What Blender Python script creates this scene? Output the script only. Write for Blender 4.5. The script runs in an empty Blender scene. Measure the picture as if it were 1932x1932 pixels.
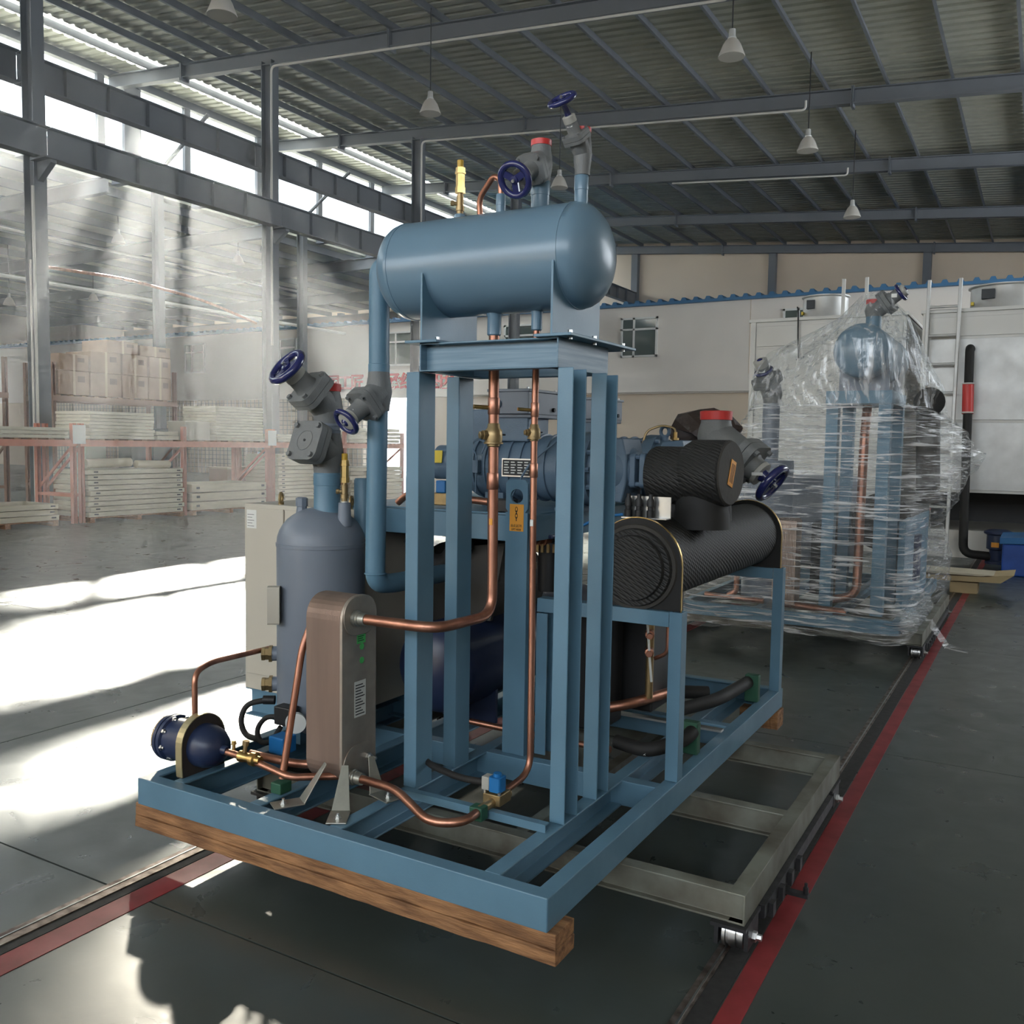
import bpy, math, random
from mathutils import Vector, Matrix
random.seed(7)
scn = bpy.context.scene
COL = scn.collection
PI = math.pi
# ------------------------------------------------------------------ camera
YAW, PITCH, ROLL, FPX = 0.524700788, 0.0737643, 0.0160878, 1728.06
CAM = Vector((0.0, 0.0, 1.62))
fw = Vector((-math.sin(YAW)*math.cos(PITCH), math.cos(YAW)*math.cos(PITCH), -math.sin(PITCH)))
rt = Vector((math.cos(YAW), math.sin(YAW), 0))
up = rt.cross(fw)
r2 = rt*math.cos(ROLL)+up*math.sin(ROLL)
u2 = -rt*math.sin(ROLL)+up*math.cos(ROLL)
cd = bpy.data.cameras.new('camera')
cd.sensor_fit = 'HORIZONTAL'; cd.sensor_width = 36.0
cd.lens = FPX/1932*36.0; cd.clip_start = 0.05; cd.clip_end = 400
cam = bpy.data.objects.new('camera', cd); COL.objects.link(cam)
cam.matrix_world = Matrix(((r2.x, u2.x, -fw.x, CAM.x), (r2.y, u2.y, -fw.y, CAM.y), (r2.z, u2.z, -fw.z, CAM.z), (0, 0, 0, 1)))
scn.camera = cam
# ------------------------------------------------------------------ world, sun, exposure
w = bpy.data.worlds.new('world'); scn.world = w; w.use_nodes = True
bg = w.node_tree.nodes['Background']; bg.inputs[0].default_value = (0.86, 0.93, 1.0, 1); bg.inputs[1].default_value = 6.0
SUN_AZ, SUN_EL = math.radians(-49.0), math.radians(24.5)
sd = bpy.data.lights.new('sun', 'SUN'); sd.energy = 40.0; sd.angle = 0.022; sd.color = (1.0, 0.93, 0.82)
so = bpy.data.objects.new('sun', sd); COL.objects.link(so)
sdir = Vector((math.sin(SUN_AZ)*math.cos(SUN_EL), math.cos(SUN_AZ)*math.cos(SUN_EL), math.sin(SUN_EL)))
so.rotation_euler = sdir.to_track_quat('Z', 'Y').to_euler(); so.location = sdir*40
def portal(name, loc, sx, sy, direction):
    l = bpy.data.lights.new(name, 'AREA'); l.shape = 'RECTANGLE'; l.size = sx; l.size_y = sy
    try: l.cycles.is_portal = True
    except Exception: return
    o = bpy.data.objects.new(name, l); COL.objects.link(o); o.location = loc
    o.rotation_euler = Vector(direction).to_track_quat('-Z', 'Z').to_euler()
portal('added_front_portal', (-3.0, -10.0, 5.5), 22.0, 4.0, (0, 1, 0))  # portal of an unseen front opening, shaped for the light
portal('added_right_portal', (8.6, 24.5, 6.05), 23.0, 5.1, (-1, 0, 0))  # portal of an unseen opening added to brighten the rear wall
portal('clerestory_daylight', (-23.2, 16.0, 10.66), 40.0, 2.2, (1, 0, -0.1))
portal('rear_door_daylight', (-24.0, 31.1, 1.8), 2.4, 3.6, (0, -1, 0))
vs = scn.view_settings
vs.view_transform = 'Standard'; vs.look = 'None'; vs.exposure = 0.15; vs.gamma = 1.0; vs.use_curve_mapping = False
scn.cycles.use_denoising = True
scn.cycles.max_bounces = 5; scn.cycles.diffuse_bounces = 3; scn.cycles.glossy_bounces = 2; scn.cycles.light_sampling_threshold = 0.05
scn.cycles.use_adaptive_sampling = True; scn.cycles.adaptive_threshold = 0.15
scn.cycles.transparent_max_bounces = 12; scn.cycles.volume_bounces = 0
scn.cycles.sample_clamp_indirect = 6.0
scn.cycles.caustics_reflective = False; scn.cycles.caustics_refractive = False

# ------------------------------------------------------------------ materials
MATS = {}
def mat(name, col, rough=0.5, metal=0.0, noise=0.0, nscale=8.0, bump=0.0, bscale=60.0, spec=0.5, stretch=None, coat=0.0, dark=None):
    if name in MATS: return MATS[name]
    m = bpy.data.materials.new(name); m.use_nodes = True; MATS[name] = m
    nt = m.node_tree; b = nt.nodes['Principled BSDF']; L = nt.links
    b.inputs['Base Color'].default_value = (*col, 1); b.inputs['Roughness'].default_value = rough
    b.inputs['Metallic'].default_value = metal; b.inputs['Specular IOR Level'].default_value = spec
    if coat: b.inputs['Coat Weight'].default_value = coat; b.inputs['Coat Roughness'].default_value = 0.12
    if noise or bump:
        tc = nt.nodes.new('ShaderNodeTexCoord'); mp = nt.nodes.new('ShaderNodeMapping'); L.new(tc.outputs['Object'], mp.inputs[0])
        if stretch: mp.inputs['Scale'].default_value = stretch
    if noise:
        n = nt.nodes.new('ShaderNodeTexNoise'); n.inputs['Scale'].default_value = nscale; n.inputs['Detail'].default_value = 6
        L.new(mp.outputs[0], n.inputs['Vector'])
        r = nt.nodes.new('ShaderNodeValToRGB'); L.new(n.outputs['Fac'], r.inputs[0])
        r.color_ramp.elements[0].position = 0.32; r.color_ramp.elements[1].position = 0.68
        d = dark or tuple(max(0, c*(1-noise)) for c in col)
        r.color_ramp.elements[0].color = (*d, 1); r.color_ramp.elements[1].color = (*[min(1, c*(1+noise*0.5)) for c in col], 1)
        L.new(r.outputs[0], b.inputs['Base Color'])
        mr = nt.nodes.new('ShaderNodeMapRange'); L.new(n.outputs['Fac'], mr.inputs[0])
        mr.inputs[3].default_value = min(1, rough+0.08); mr.inputs[4].default_value = max(0.03, rough-0.08)
        L.new(mr.outputs[0], b.inputs['Roughness'])
    if bump:
        n2 = nt.nodes.new('ShaderNodeTexNoise'); n2.inputs['Scale'].default_value = bscale; n2.inputs['Detail'].default_value = 3
        L.new(mp.outputs[0], n2.inputs['Vector'])
        bp = nt.nodes.new('ShaderNodeBump'); bp.inputs['Strength'].default_value = bump; bp.inputs['Distance'].default_value = 0.01
        L.new(n2.outputs['Fac'], bp.inputs['Height']); L.new(bp.outputs[0], b.inputs['Normal'])
    return m
def emis(name, col, s):
    m = bpy.data.materials.new(name); m.use_nodes = True; MATS[name] = m
    b = m.node_tree.nodes['Principled BSDF']; b.inputs['Base Color'].default_value = (*col, 1)
    b.inputs['Emission Color'].default_value = (*col, 1); b.inputs['Emission Strength'].default_value = s
    return m
BLUE = mat('skid_blue_paint', (0.115, 0.225, 0.31), 0.42, noise=0.10, nscale=5, bump=0.05, bscale=180)
TANKBLUE = mat('tank_blue_paint', (0.15, 0.245, 0.325), 0.3, noise=0.06, nscale=3, bump=0.02, bscale=220, coat=0.15)
GREYBLUE = mat('grey_blue_paint', (0.19, 0.218, 0.262), 0.42, noise=0.08, nscale=4, bump=0.03, bscale=200)
COMPBLUE = mat('compressor_blue_paint', (0.12, 0.185, 0.26), 0.45, noise=0.12, nscale=9, bump=0.12, bscale=120)
NAVY = mat('navy_paint', (0.022, 0.035, 0.085), 0.35, noise=0.15, nscale=6)
WHEEL = mat('handwheel_blue', (0.02, 0.024, 0.11), 0.22, coat=0.4)
VALVE = mat('valve_grey_cast', (0.17, 0.175, 0.172), 0.55, noise=0.10, nscale=14, bump=0.15, bscale=160)
COPPER = mat('copper', (0.50, 0.245, 0.165), 0.4, 0.92, noise=0.3, nscale=12, dark=(0.30, 0.135, 0.09), stretch=(1, 1, 0.35))
BRASS = mat('brass', (0.62, 0.42, 0.16), 0.33, 1.0, noise=0.2, nscale=20)
BRONZE = mat('bronze_dull', (0.36, 0.26, 0.13), 0.45, 0.8, noise=0.2, nscale=20)
STEEL = mat('bare_steel', (0.5, 0.5, 0.49), 0.32, 1.0, noise=0.15, nscale=30)
BANDM = mat('olive_brass_band', (0.50, 0.43, 0.25), 0.4, 0.7)
WORN = mat('worn_blue_paint', (0.15, 0.24, 0.31), 0.4, noise=0.35, nscale=4, dark=(0.10, 0.19, 0.26), stretch=(0.8, 0.8, 22), bump=0.1, bscale=60)
ZINC = mat('zinc_bolt', (0.62, 0.62, 0.6), 0.35, 1.0)
GALV = mat('galvanised_bracket', (0.42, 0.42, 0.37), 0.42, 0.8, noise=0.15, nscale=15)
HXM = mat('exchanger_steel', (0.50, 0.37, 0.30), 0.42, 0.6, noise=0.15, nscale=10, stretch=(1, 1, 0.1))
HXC = mat('exchanger_cover', (0.43, 0.37, 0.31), 0.45, 0.6, noise=0.12, nscale=14)
RED = mat('red_cap', (0.62, 0.045, 0.04), 0.4)
BLACK = mat('black_plastic', (0.012, 0.012, 0.013), 0.5)
DARK = mat('dark_steel', (0.03, 0.03, 0.032), 0.5, 0.3, noise=0.3, nscale=30)
RUBBER = mat('black_rubber', (0.014, 0.013, 0.012), 0.7)
WHITEP = mat('white_plastic', (0.62, 0.60, 0.55), 0.5)
GLANDC = mat('grey_gland', (0.40, 0.39, 0.35), 0.5)
CABI = mat('cabinet_beige', (0.52, 0.48, 0.40), 0.45, noise=0.04, nscale=3)
YELL = mat('yellow_tape', (0.55, 0.33, 0.03), 0.45)
ORANGE = mat('orange_sticker', (0.85, 0.36, 0.04), 0.5)
YSTICK = mat('yellow_sticker', (0.8, 0.6, 0.05), 0.5)
GREEN = mat('green_sticker', (0.09, 0.5, 0.13), 0.5)
DGREEN = mat('green_block', (0.02, 0.09, 0.05), 0.6)
PAPER = mat('white_label', (0.7, 0.7, 0.66), 0.5)
INK = mat('black_ink', (0.01, 0.01, 0.01), 0.5)
COIL = mat('solenoid_blue', (0.015, 0.16, 0.42), 0.45)
TROLLEY = mat('trolley_steel', (0.19, 0.195, 0.16), 0.5, 0.15, noise=0.35, nscale=6, dark=(0.10, 0.085, 0.06))
WOOD = mat('timber', (0.33, 0.165, 0.07), 0.7, noise=0.55, nscale=4, dark=(0.15, 0.068, 0.028), stretch=(1.6, 9, 12), bump=0.4, bscale=18)
STRIPE = mat('red_floor_paint', (0.27, 0.03, 0.034), 0.5, noise=0.35, nscale=7, dark=(0.19, 0.022, 0.022))
RAILM = mat('worn_rail', (0.30, 0.25, 0.22), 0.42, 0.85, noise=0.5, nscale=22, dark=(0.10, 0.065, 0.05))
GROOVE = mat('rail_groove', (0.03, 0.028, 0.026), 0.7, noise=0.3, nscale=30)
STRUCT = mat('structure_grey_paint', (0.148, 0.16, 0.178), 0.5, noise=0.06, nscale=2)
DECK = mat('roof_deck', (0.46, 0.46, 0.38), 0.5, 0.1, noise=0.12, nscale=2.5)
WALLW = mat('white_wall', (0.80, 0.745, 0.68), 0.8, noise=0.05, nscale=0.8)
WALLB = mat('beige_wall', (0.70, 0.585, 0.46), 0.85, noise=0.06, nscale=0.5)
BLUEROOF = mat('blue_roof_sheet', (0.04, 0.16, 0.32), 0.45)
PVC = mat('window_frame_white', (0.75, 0.75, 0.72), 0.4)
PANE = mat('window_glass', (0.10, 0.13, 0.12), 0.08, spec=0.8)
ORACK = mat('rack_orange', (0.56, 0.20, 0.12), 0.5, noise=0.1, nscale=8)
RBROWN = mat('rack_brown', (0.30, 0.16, 0.10), 0.6)
PANEL = mat('beige_panel', (0.58, 0.52, 0.38), 0.5, noise=0.1, nscale=3, stretch=(1, 1, 6))
WRAPP = mat('wrapped_panel', (0.60, 0.55, 0.42), 0.3, noise=0.15, nscale=4, stretch=(1, 1, 9), bump=0.6, bscale=14)
CARD = mat('cardboard', (0.38, 0.25, 0.16), 0.75, noise=0.12, nscale=3)
CARD2 = mat('pale_cardboard', (0.52, 0.40, 0.22), 0.75, noise=0.1, nscale=4)
ALU = mat('galvanised_sheet', (0.58, 0.58, 0.56), 0.4, 0.25, noise=0.12, nscale=4)
UNITW = mat('unit_white_sheet', (0.62, 0.61, 0.57), 0.42, 0.1, noise=0.06, nscale=1.2)
TARP = mat('blue_tarp', (0.02, 0.09, 0.42), 0.45, noise=0.2, nscale=6, bump=0.3, bscale=9)
SHADE = mat('lamp_shade', (0.52, 0.49, 0.44), 0.45)
REDTXT = mat('red_letters', (0.62, 0.03, 0.04), 0.5)
CONDUIT = mat('white_conduit', (0.62, 0.60, 0.56), 0.5)
GREYB = mat('dark_grey_box', (0.05, 0.055, 0.06), 0.6)
REDBAG = mat('dark_bag', (0.05, 0.035, 0.03), 0.35, bump=0.6, bscale=20)

def foam_mat():
    m = mat('embossed_black_foam', (0.022, 0.021, 0.019), 0.62); nt = m.node_tree; L = nt.links; b = nt.nodes['Principled BSDF']
    tc = nt.nodes.new('ShaderNodeTexCoord'); hs = []
    for ang in (0.65, -0.65):
        mp = nt.nodes.new('ShaderNodeMapping'); mp.inputs['Rotation'].default_value = (ang, ang*0.6, ang); L.new(tc.outputs['Object'], mp.inputs[0])
        wv = nt.nodes.new('ShaderNodeTexWave'); wv.inputs['Scale'].default_value = 26; wv.bands_direction = 'DIAGONAL'; L.new(mp.outputs[0], wv.inputs['Vector']); hs.append(wv)
    mx = nt.nodes.new('ShaderNodeMath'); mx.operation = 'MAXIMUM'; L.new(hs[0].outputs['Fac'], mx.inputs[0]); L.new(hs[1].outputs['Fac'], mx.inputs[1])
    bp = nt.nodes.new('ShaderNodeBump'); bp.inputs['Strength'].default_value = 0.55; bp.inputs['Distance'].default_value = 0.006
    L.new(mx.outputs[0], bp.inputs['Height']); L.new(bp.outputs[0], b.inputs['Normal'])
    return m
FOAM = foam_mat()
FOAMS = mat('smooth_black_foam', (0.05, 0.045, 0.038), 0.75, bump=0.2, bscale=40)

def floor_mat():
    m = bpy.data.materials.new('epoxy_floor'); m.use_nodes = True; nt = m.node_tree; L = nt.links; b = nt.nodes['Principled BSDF']
    g = nt.nodes.new('ShaderNodeNewGeometry')
    def noise(s, det, scale=(1, 1, 1), dist=0.0):
        mp = nt.nodes.new('ShaderNodeMapping'); mp.inputs['Scale'].default_value = scale; L.new(g.outputs['Position'], mp.inputs[0])
        n = nt.nodes.new('ShaderNodeTexNoise'); n.inputs['Scale'].default_value = s; n.inputs['Detail'].default_value = det; n.inputs['Distortion'].default_value = dist
        L.new(mp.outputs[0], n.inputs['Vector']); return n
    n1 = noise(0.9, 8); n2 = noise(5, 8, (1, 1, 1), 0.6)
    r = nt.nodes.new('ShaderNodeValToRGB'); L.new(n1.outputs['Fac'], r.inputs[0])
    r.color_ramp.elements[0].position = 0.3; r.color_ramp.elements[1].position = 0.7
    r.color_ramp.elements[0].color = (0.040, 0.050, 0.043, 1); r.color_ramp.elements[1].color = (0.066, 0.077, 0.067, 1)
    # scuffs: short dark scratches
    vo = nt.nodes.new('ShaderNodeTexVoronoi'); vo.feature = 'DISTANCE_TO_EDGE'; vo.inputs['Scale'].default_value = 6.5
    mp = nt.nodes.new('ShaderNodeMapping'); mp.inputs['Rotation'].default_value = (0, 0, 0.5); mp.inputs['Scale'].default_value = (0.7, 4.0, 1)
    ad = nt.nodes.new('ShaderNodeVectorMath'); ad.operation = 'ADD'; L.new(g.outputs['Position'], ad.inputs[0]); L.new(n2.outputs['Color'], ad.inputs[1])
    L.new(ad.outputs[0], mp.inputs[0]); L.new(mp.outputs[0], vo.inputs['Vector'])
    cm = nt.nodes.new('ShaderNodeMath'); cm.operation = 'LESS_THAN'; cm.inputs[1].default_value = 0.0028; L.new(vo.outputs['Distance'], cm.inputs[0])
    n3 = noise(4.0, 3); gt = nt.nodes.new('ShaderNodeMath'); gt.operation = 'GREATER_THAN'; gt.inputs[1].default_value = 0.62; L.new(n3.outputs['Fac'], gt.inputs[0])
    mu = nt.nodes.new('ShaderNodeMath'); mu.operation = 'MULTIPLY'; L.new(cm.outputs[0], mu.inputs[0]); L.new(gt.outputs[0], mu.inputs[1])
    mx = nt.nodes.new('ShaderNodeMix'); mx.data_type = 'RGBA'; L.new(mu.outputs[0], mx.inputs[0]); L.new(r.outputs[0], mx.inputs[6]); mx.inputs[7].default_value = (0.05, 0.055, 0.05, 1)
    L.new(mx.outputs[2], b.inputs['Base Color'])
    mr = nt.nodes.new('ShaderNodeMapRange'); L.new(n2.outputs['Fac'], mr.inputs[0]); mr.inputs[1].default_value = 0.3; mr.inputs[2].default_value = 0.7
    mr.inputs[3].default_value = 0.26; mr.inputs[4].default_value = 0.38; L.new(mr.outputs[0], b.inputs['Roughness'])
    b.inputs['Specular IOR Level'].default_value = 0.85
    bp = nt.nodes.new('ShaderNodeBump'); bp.inputs['Strength'].default_value = 0.12; bp.inputs['Distance'].default_value = 0.01
    L.new(n2.outputs['Fac'], bp.inputs['Height']); L.new(bp.outputs[0], b.inputs['Normal'])
    return m
FLOOR = floor_mat()

def film_mat(name, clear, tint=(0.9, 0.92, 0.92), sx=(1, 1, 14), highlight=0.5):
    m = bpy.data.materials.new(name); m.use_nodes = True; nt = m.node_tree; L = nt.links
    for n in list(nt.nodes): nt.nodes.remove(n)
    out = nt.nodes.new('ShaderNodeOutputMaterial'); tr = nt.nodes.new('ShaderNodeBsdfTransparent'); tr.inputs[0].default_value = (0.97, 0.98, 0.98, 1)
    pb = nt.nodes.new('ShaderNodeBsdfPrincipled'); pb.inputs['Base Color'].default_value = (*tint, 1); pb.inputs['Roughness'].default_value = 0.16
    pb.inputs['Specular IOR Level'].default_value = 0.9
    tl = nt.nodes.new('ShaderNodeBsdfGlossy'); tl.inputs['Roughness'].default_value = 0.1
    tc = nt.nodes.new('ShaderNodeTexCoord'); mp = nt.nodes.new('ShaderNodeMapping'); mp.inputs['Scale'].default_value = sx; L.new(tc.outputs['Object'], mp.inputs[0])
    n = nt.nodes.new('ShaderNodeTexNoise'); n.inputs['Scale'].default_value = 3.2; n.inputs['Detail'].default_value = 7; n.inputs['Distortion'].default_value = 0.9; L.new(mp.outputs[0], n.inputs['Vector'])
    r = nt.nodes.new('ShaderNodeValToRGB'); L.new(n.outputs['Fac'], r.inputs[0])
    r.color_ramp.elements[0].position = 0.5; r.color_ramp.elements[0].color = (clear, clear, clear, 1)
    r.color_ramp.elements[1].position = 0.66; r.color_ramp.elements[1].color = (clear+highlight,)*3+(1,)  # whiter streaks paint highlights into the film
    bp = nt.nodes.new('ShaderNodeBump'); bp.inputs['Strength'].default_value = 0.7; bp.inputs['Distance'].default_value = 0.04
    L.new(n.outputs['Fac'], bp.inputs['Height']); L.new(bp.outputs[0], pb.inputs['Normal']); L.new(bp.outputs[0], tl.inputs['Normal'])
    m1 = nt.nodes.new('ShaderNodeMixShader'); L.new(r.outputs[0], m1.inputs[0]); L.new(tr.outputs[0], m1.inputs[1]); L.new(pb.outputs[0], m1.inputs[2])
    m2 = nt.nodes.new('ShaderNodeMixShader'); m2.inputs[0].default_value = 0.07; L.new(m1.outputs[0], m2.inputs[1]); L.new(tl.outputs[0], m2.inputs[2])
    L.new(m2.outputs[0], out.inputs[0]); MATS[name] = m
    return m
FILM = film_mat('stretch_film', 0.04, tint=(1, 1, 1), highlight=0.6)
FILMTOP = film_mat('plastic_bag_film', 0.05, tint=(1, 1, 1), sx=(5, 5, 0.6), highlight=0.4)

# ------------------------------------------------------------------ mesh builder
def frame(d):
    d = Vector(d).normalized(); a = Vector((0, 0, 1)) if abs(d.z) < 0.9 else Vector((1, 0, 0))
    u = a.cross(d).normalized(); return u, d.cross(u), d
class MB:
    def __init__(s): s.v = []; s.f = []
    def add(s, vs, fs):
        n = len(s.v); s.v += [tuple(v) for v in vs]; s.f += [[i+n for i in f] for f in fs]; return s
    def box(s, x0, x1, y0, y1, z0, z1):
        return s.add([(x0, y0, z0), (x1, y0, z0), (x1, y1, z0), (x0, y1, z0), (x0, y0, z1), (x1, y0, z1), (x1, y1, z1), (x0, y1, z1)],
                     [(0, 3, 2, 1), (4, 5, 6, 7), (0, 1, 5, 4), (1, 2, 6, 5), (2, 3, 7, 6), (3, 0, 4, 7)])
    def obox(s, c, sx, sy, sz, u, v, w_):
        c = Vector(c); u = Vector(u).normalized()*sx/2; v = Vector(v).normalized()*sy/2; q = Vector(w_).normalized()*sz/2
        P = [c+u*a+v*b+q*d for d in (-1, 1) for a, b in ((-1, -1), (1, -1), (1, 1), (-1, 1))]
        return s.add(P, [(0, 3, 2, 1), (4, 5, 6, 7), (0, 1, 5, 4), (1, 2, 6, 5), (2, 3, 7, 6), (3, 0, 4, 7)])
    def lathe(s, o, d, prof, n=24):
        u, v, q = frame(d); o = Vector(o); base = len(s.v); rows = []
        for t, r in prof:
            if r < 1e-6: rows.append([len(s.v)]); s.v.append(tuple(o+q*t))
            else:
                rows.append(list(range(len(s.v), len(s.v)+n)))
                for k in range(n):
                    a = 2*PI*k/n; s.v.append(tuple(o+q*t+u*(r*math.cos(a))+v*(r*math.sin(a))))
        for A, B in zip(rows, rows[1:]):
            for k in range(n):
                k2 = (k+1) % n
                if len(A) == 1 and len(B) == 1: continue
                if len(A) == 1: s.f.append([A[0], B[k2], B[k]])
                elif len(B) == 1: s.f.append([A[k], A[k2], B[0]])
                else: s.f.append([A[k], A[k2], B[k2], B[k]])
        if len(rows[0]) > 1: s.f.append(rows[0][::-1])
        if len(rows[-1]) > 1: s.f.append(rows[-1])
        return s
    def cyl(s, a, b, r, r1=None, n=20):
        a = Vector(a); b = Vector(b); return s.lathe(a, b-a, [(0, r), ((b-a).length, r if r1 is None else r1)], n)
    def path(s, pts, bend=0.05, seg=6):
        P = [Vector(p) for p in pts]; out = [P[0]]
        for i in range(1, len(P)-1):
            a = (P[i-1]-P[i]); b = (P[i+1]-P[i]); d = min(bend, a.length*0.49, b.length*0.49)
            p0 = P[i]+a.normalized()*d; p1 = P[i]+b.normalized()*d
            for k in range(seg+1):
                t = k/seg; out.append(p0*(1-t)**2+P[i]*2*t*(1-t)+p1*t*t)
        out.append(P[-1]); return out
    def tube(s, pts, r, bend=0.05, n=14, seg=6):
        P = s.path(pts, bend, seg) if bend > 0 else [Vector(p) for p in pts]
        T = []
        for i in range(len(P)):
            t = (P[min(i+1, len(P)-1)]-P[max(i-1, 0)]).normalized(); T.append(t)
        u, v, _ = frame(T[0]); rows = []
        for i, p in enumerate(P):
            u = (u-T[i]*u.dot(T[i])).normalized(); v = T[i].cross(u); rows.append(len(s.v))
            for k in range(n):
                a = 2*PI*k/n; s.v.append(tuple(p+u*(r*math.cos(a))+v*(r*math.sin(a))))
        for A, B in zip(rows, rows[1:]):
            for k in range(n): s.f.append([A+k, A+(k+1) % n, B+(k+1) % n, B+k])
        s.f.append(list(range(rows[0], rows[0]+n))[::-1]); s.f.append(list(range(rows[-1], rows[-1]+n)))
        return s
    def prism(s, poly, o, u, v, d):
        o = Vector(o); u = Vector(u); v = Vector(v); d = Vector(d); n = len(poly)
        A = [o+u*x+v*y for x, y in poly]
        fs = [list(range(n))[::-1], list(range(n, 2*n))]+[[k, (k+1) % n, n+(k+1) % n, n+k] for k in range(n)]
        return s.add(A+[a+d for a in A], fs)
    def chan(s, p, length_vec, h, wd, t, out, upv):   # C section, p = outer bottom corner of the web
        return s.prism([(0, 0), (wd, 0), (wd, t), (t, t), (t, h-t), (wd, h-t), (wd, h), (0, h)], p, Vector(out), Vector(upv), length_vec)
    def ibeam(s, p, length_vec, h, wd, tf, tw, side, upv=(0, 0, 1)):  # p = centre of the bottom
        a = wd/2; b = tw/2
        return s.prism([(-a, 0), (a, 0), (a, tf), (b, tf), (b, h-tf), (a, h-tf), (a, h), (-a, h), (-a, h-tf), (-b, h-tf), (-b, tf), (-a, tf)], p, Vector(side), Vector(upv), length_vec)
    def torus(s, c, d, R, r, n=28, m=10):
        u, v, q = frame(d); c = Vector(c); b = len(s.v)
        for i in range(n):
            a = 2*PI*i/n; e = u*math.cos(a)+v*math.sin(a)
            for j in range(m):
                t = 2*PI*j/m; s.v.append(tuple(c+e*(R+r*math.cos(t))+q*(r*math.sin(t))))
        for i in range(n):
            for j in range(m): s.f.append([b+i*m+j, b+((i+1) % n)*m+j, b+((i+1) % n)*m+(j+1) % m, b+i*m+(j+1) % m])
        return s
    def mesh(s, name, m, smooth=38):
        me = bpy.data.meshes.new(name); me.from_pydata(s.v, [], s.f); me.validate(); me.update()
        import bmesh
        bm = bmesh.new(); bm.from_mesh(me); bmesh.ops.recalc_face_normals(bm, faces=bm.faces); bm.to_mesh(me); bm.free()
        if m: me.materials.append(m)
        if smooth: me.shade_smooth(); me.set_sharp_from_angle(angle=math.radians(smooth))
        return me
    def build(s, name, m, parent=None, smooth=38, bevel=0.0, **tags):
        o = bpy.data.objects.new(name, s.mesh(name, m, smooth)); COL.objects.link(o)
        if parent is not None: attach(o, parent)
        if bevel:
            bv = o.modifiers.new('edge', 'BEVEL'); bv.width = bevel; bv.segments = 2; bv.limit_method = 'ANGLE'; bv.angle_limit = math.radians(40); bv.harden_normals = False
        for k, x in tags.items(): o[k] = x
        return o
def wloc(o):
    p = Vector(o.location)
    while o.parent: o = o.parent; p = p+Vector(o.location)
    return p
def attach(o, parent):
    o.parent = parent; o.location = Vector(o.location)-wloc(parent)
def empty(name, loc, label=None, category=None, group=None, kind=None):
    o = bpy.data.objects.new(name, None); o.empty_display_size = 0.1; COL.objects.link(o); o.location = loc
    return tag(o, label, category, group, kind)
def tag(o, label=None, category=None, group=None, kind=None):
    for k, x in (('label', label), ('category', category), ('group', group), ('kind', kind)):
        if x: o[k] = x
    return o
def dup(o, offset=(0, 0, 0), parent=None, rotz=0.0):
    c = o.copy(); COL.objects.link(c)
    if parent is None: c.location = Vector(o.location)+Vector(offset); c.rotation_euler.z += rotz
    else: c.parent = parent
    for ch in o.children: dup(ch, parent=c)
    return c
def text(name, body, m, parent, o, u, v, size, extrude=0.0005, align='CENTER', bold=0.0):
    c = bpy.data.curves.new(name, 'FONT'); c.body = body; c.size = size; c.extrude = extrude; c.align_x = align; c.align_y = 'CENTER'; c.offset = bold
    t = bpy.data.objects.new(name, c); COL.objects.link(t)
    me = bpy.data.meshes.new_from_object(t.evaluated_get(bpy.context.evaluated_depsgraph_get())); me.name = name
    bpy.data.objects.remove(t)
    u = Vector(u).normalized(); v = Vector(v).normalized(); q = u.cross(v)
    M = Matrix(((u.x, v.x, q.x, o[0]), (u.y, v.y, q.y, o[1]), (u.z, v.z, q.z, o[2]), (0, 0, 0, 1))); me.transform(M)
    me.materials.clear(); me.materials.append(m)
    ob = bpy.data.objects.new(name, me); COL.objects.link(ob)
    if parent is not None: attach(ob, parent)
    return ob
def rrect(w_, h, r, n=5):   # rounded rectangle around the origin
    out = []
    for cx, cy, a0 in ((w_/2-r, h/2-r, 0), (-w_/2+r, h/2-r, PI/2), (-w_/2+r, -h/2+r, PI), (w_/2-r, -h/2+r, 1.5*PI)):
        for k in range(n+1):
            a = a0+PI/2*k/n; out.append((cx+r*math.cos(a), cy+r*math.sin(a)))
    return out
X_, Y_, Z_ = Vector((1, 0, 0)), Vector((0, 1, 0)), Vector((0, 0, 1))

# ================================================================== SETTING
def zr(x): return 10.933-0.082*(x+17.305)        # underside of the rafters
# ---- floor
fl = MB().box(-60, 9, -12, 42, -0.3, -0.012).build('floor', mat('joint_filler', (0.03, 0.03, 0.028), 0.9), kind='structure')
XE = [-60, -47, -35, -28.9, -22.9, -16.8, -10.8, -4.7, 1.4, 9]
YE = [2.06+3.1*k for k in range(-5, 14)]
slabmesh = {}
for i in range(len(XE)-1):
    for j in range(len(YE)-1):
        wx, wy = round(XE[i+1]-XE[i], 3), 3.1
        if wx not in slabmesh: slabmesh[wx] = MB().box(0.004, wx-0.004, 0.004, wy-0.004, -0.012, 0.0).mesh('floor_slab', FLOOR, 0)
        o = bpy.data.objects.new('floor_slab', slabmesh[wx]); COL.objects.link(o); o.location = (XE[i], YE[j], 0); attach(o, fl)
for x0, x1, nm, m, z in ((-2.86, -2.79, 'rail', RAILM, 0.006), (-2.785, -2.745, 'rail_groove', GROOVE, 0.002), (-2.74, -2.635, 'red_stripe', STRIPE, 0.002),
                         (-0.835, -0.80, 'rail', RAILM, 0.006), (-0.80, -0.735, 'rail_groove', GROOVE, 0.002), (-0.73, -0.66, 'red_stripe', STRIPE, 0.002)):
    MB().box(x0, x1, -6, 30, 0.0002, z).build(nm, m, fl)
for x0 in (-2.835, -0.815): MB().box(x0, x0+0.006, -6, 30, 0.006, 0.008).build('rail_edge', STEEL, fl)

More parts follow.
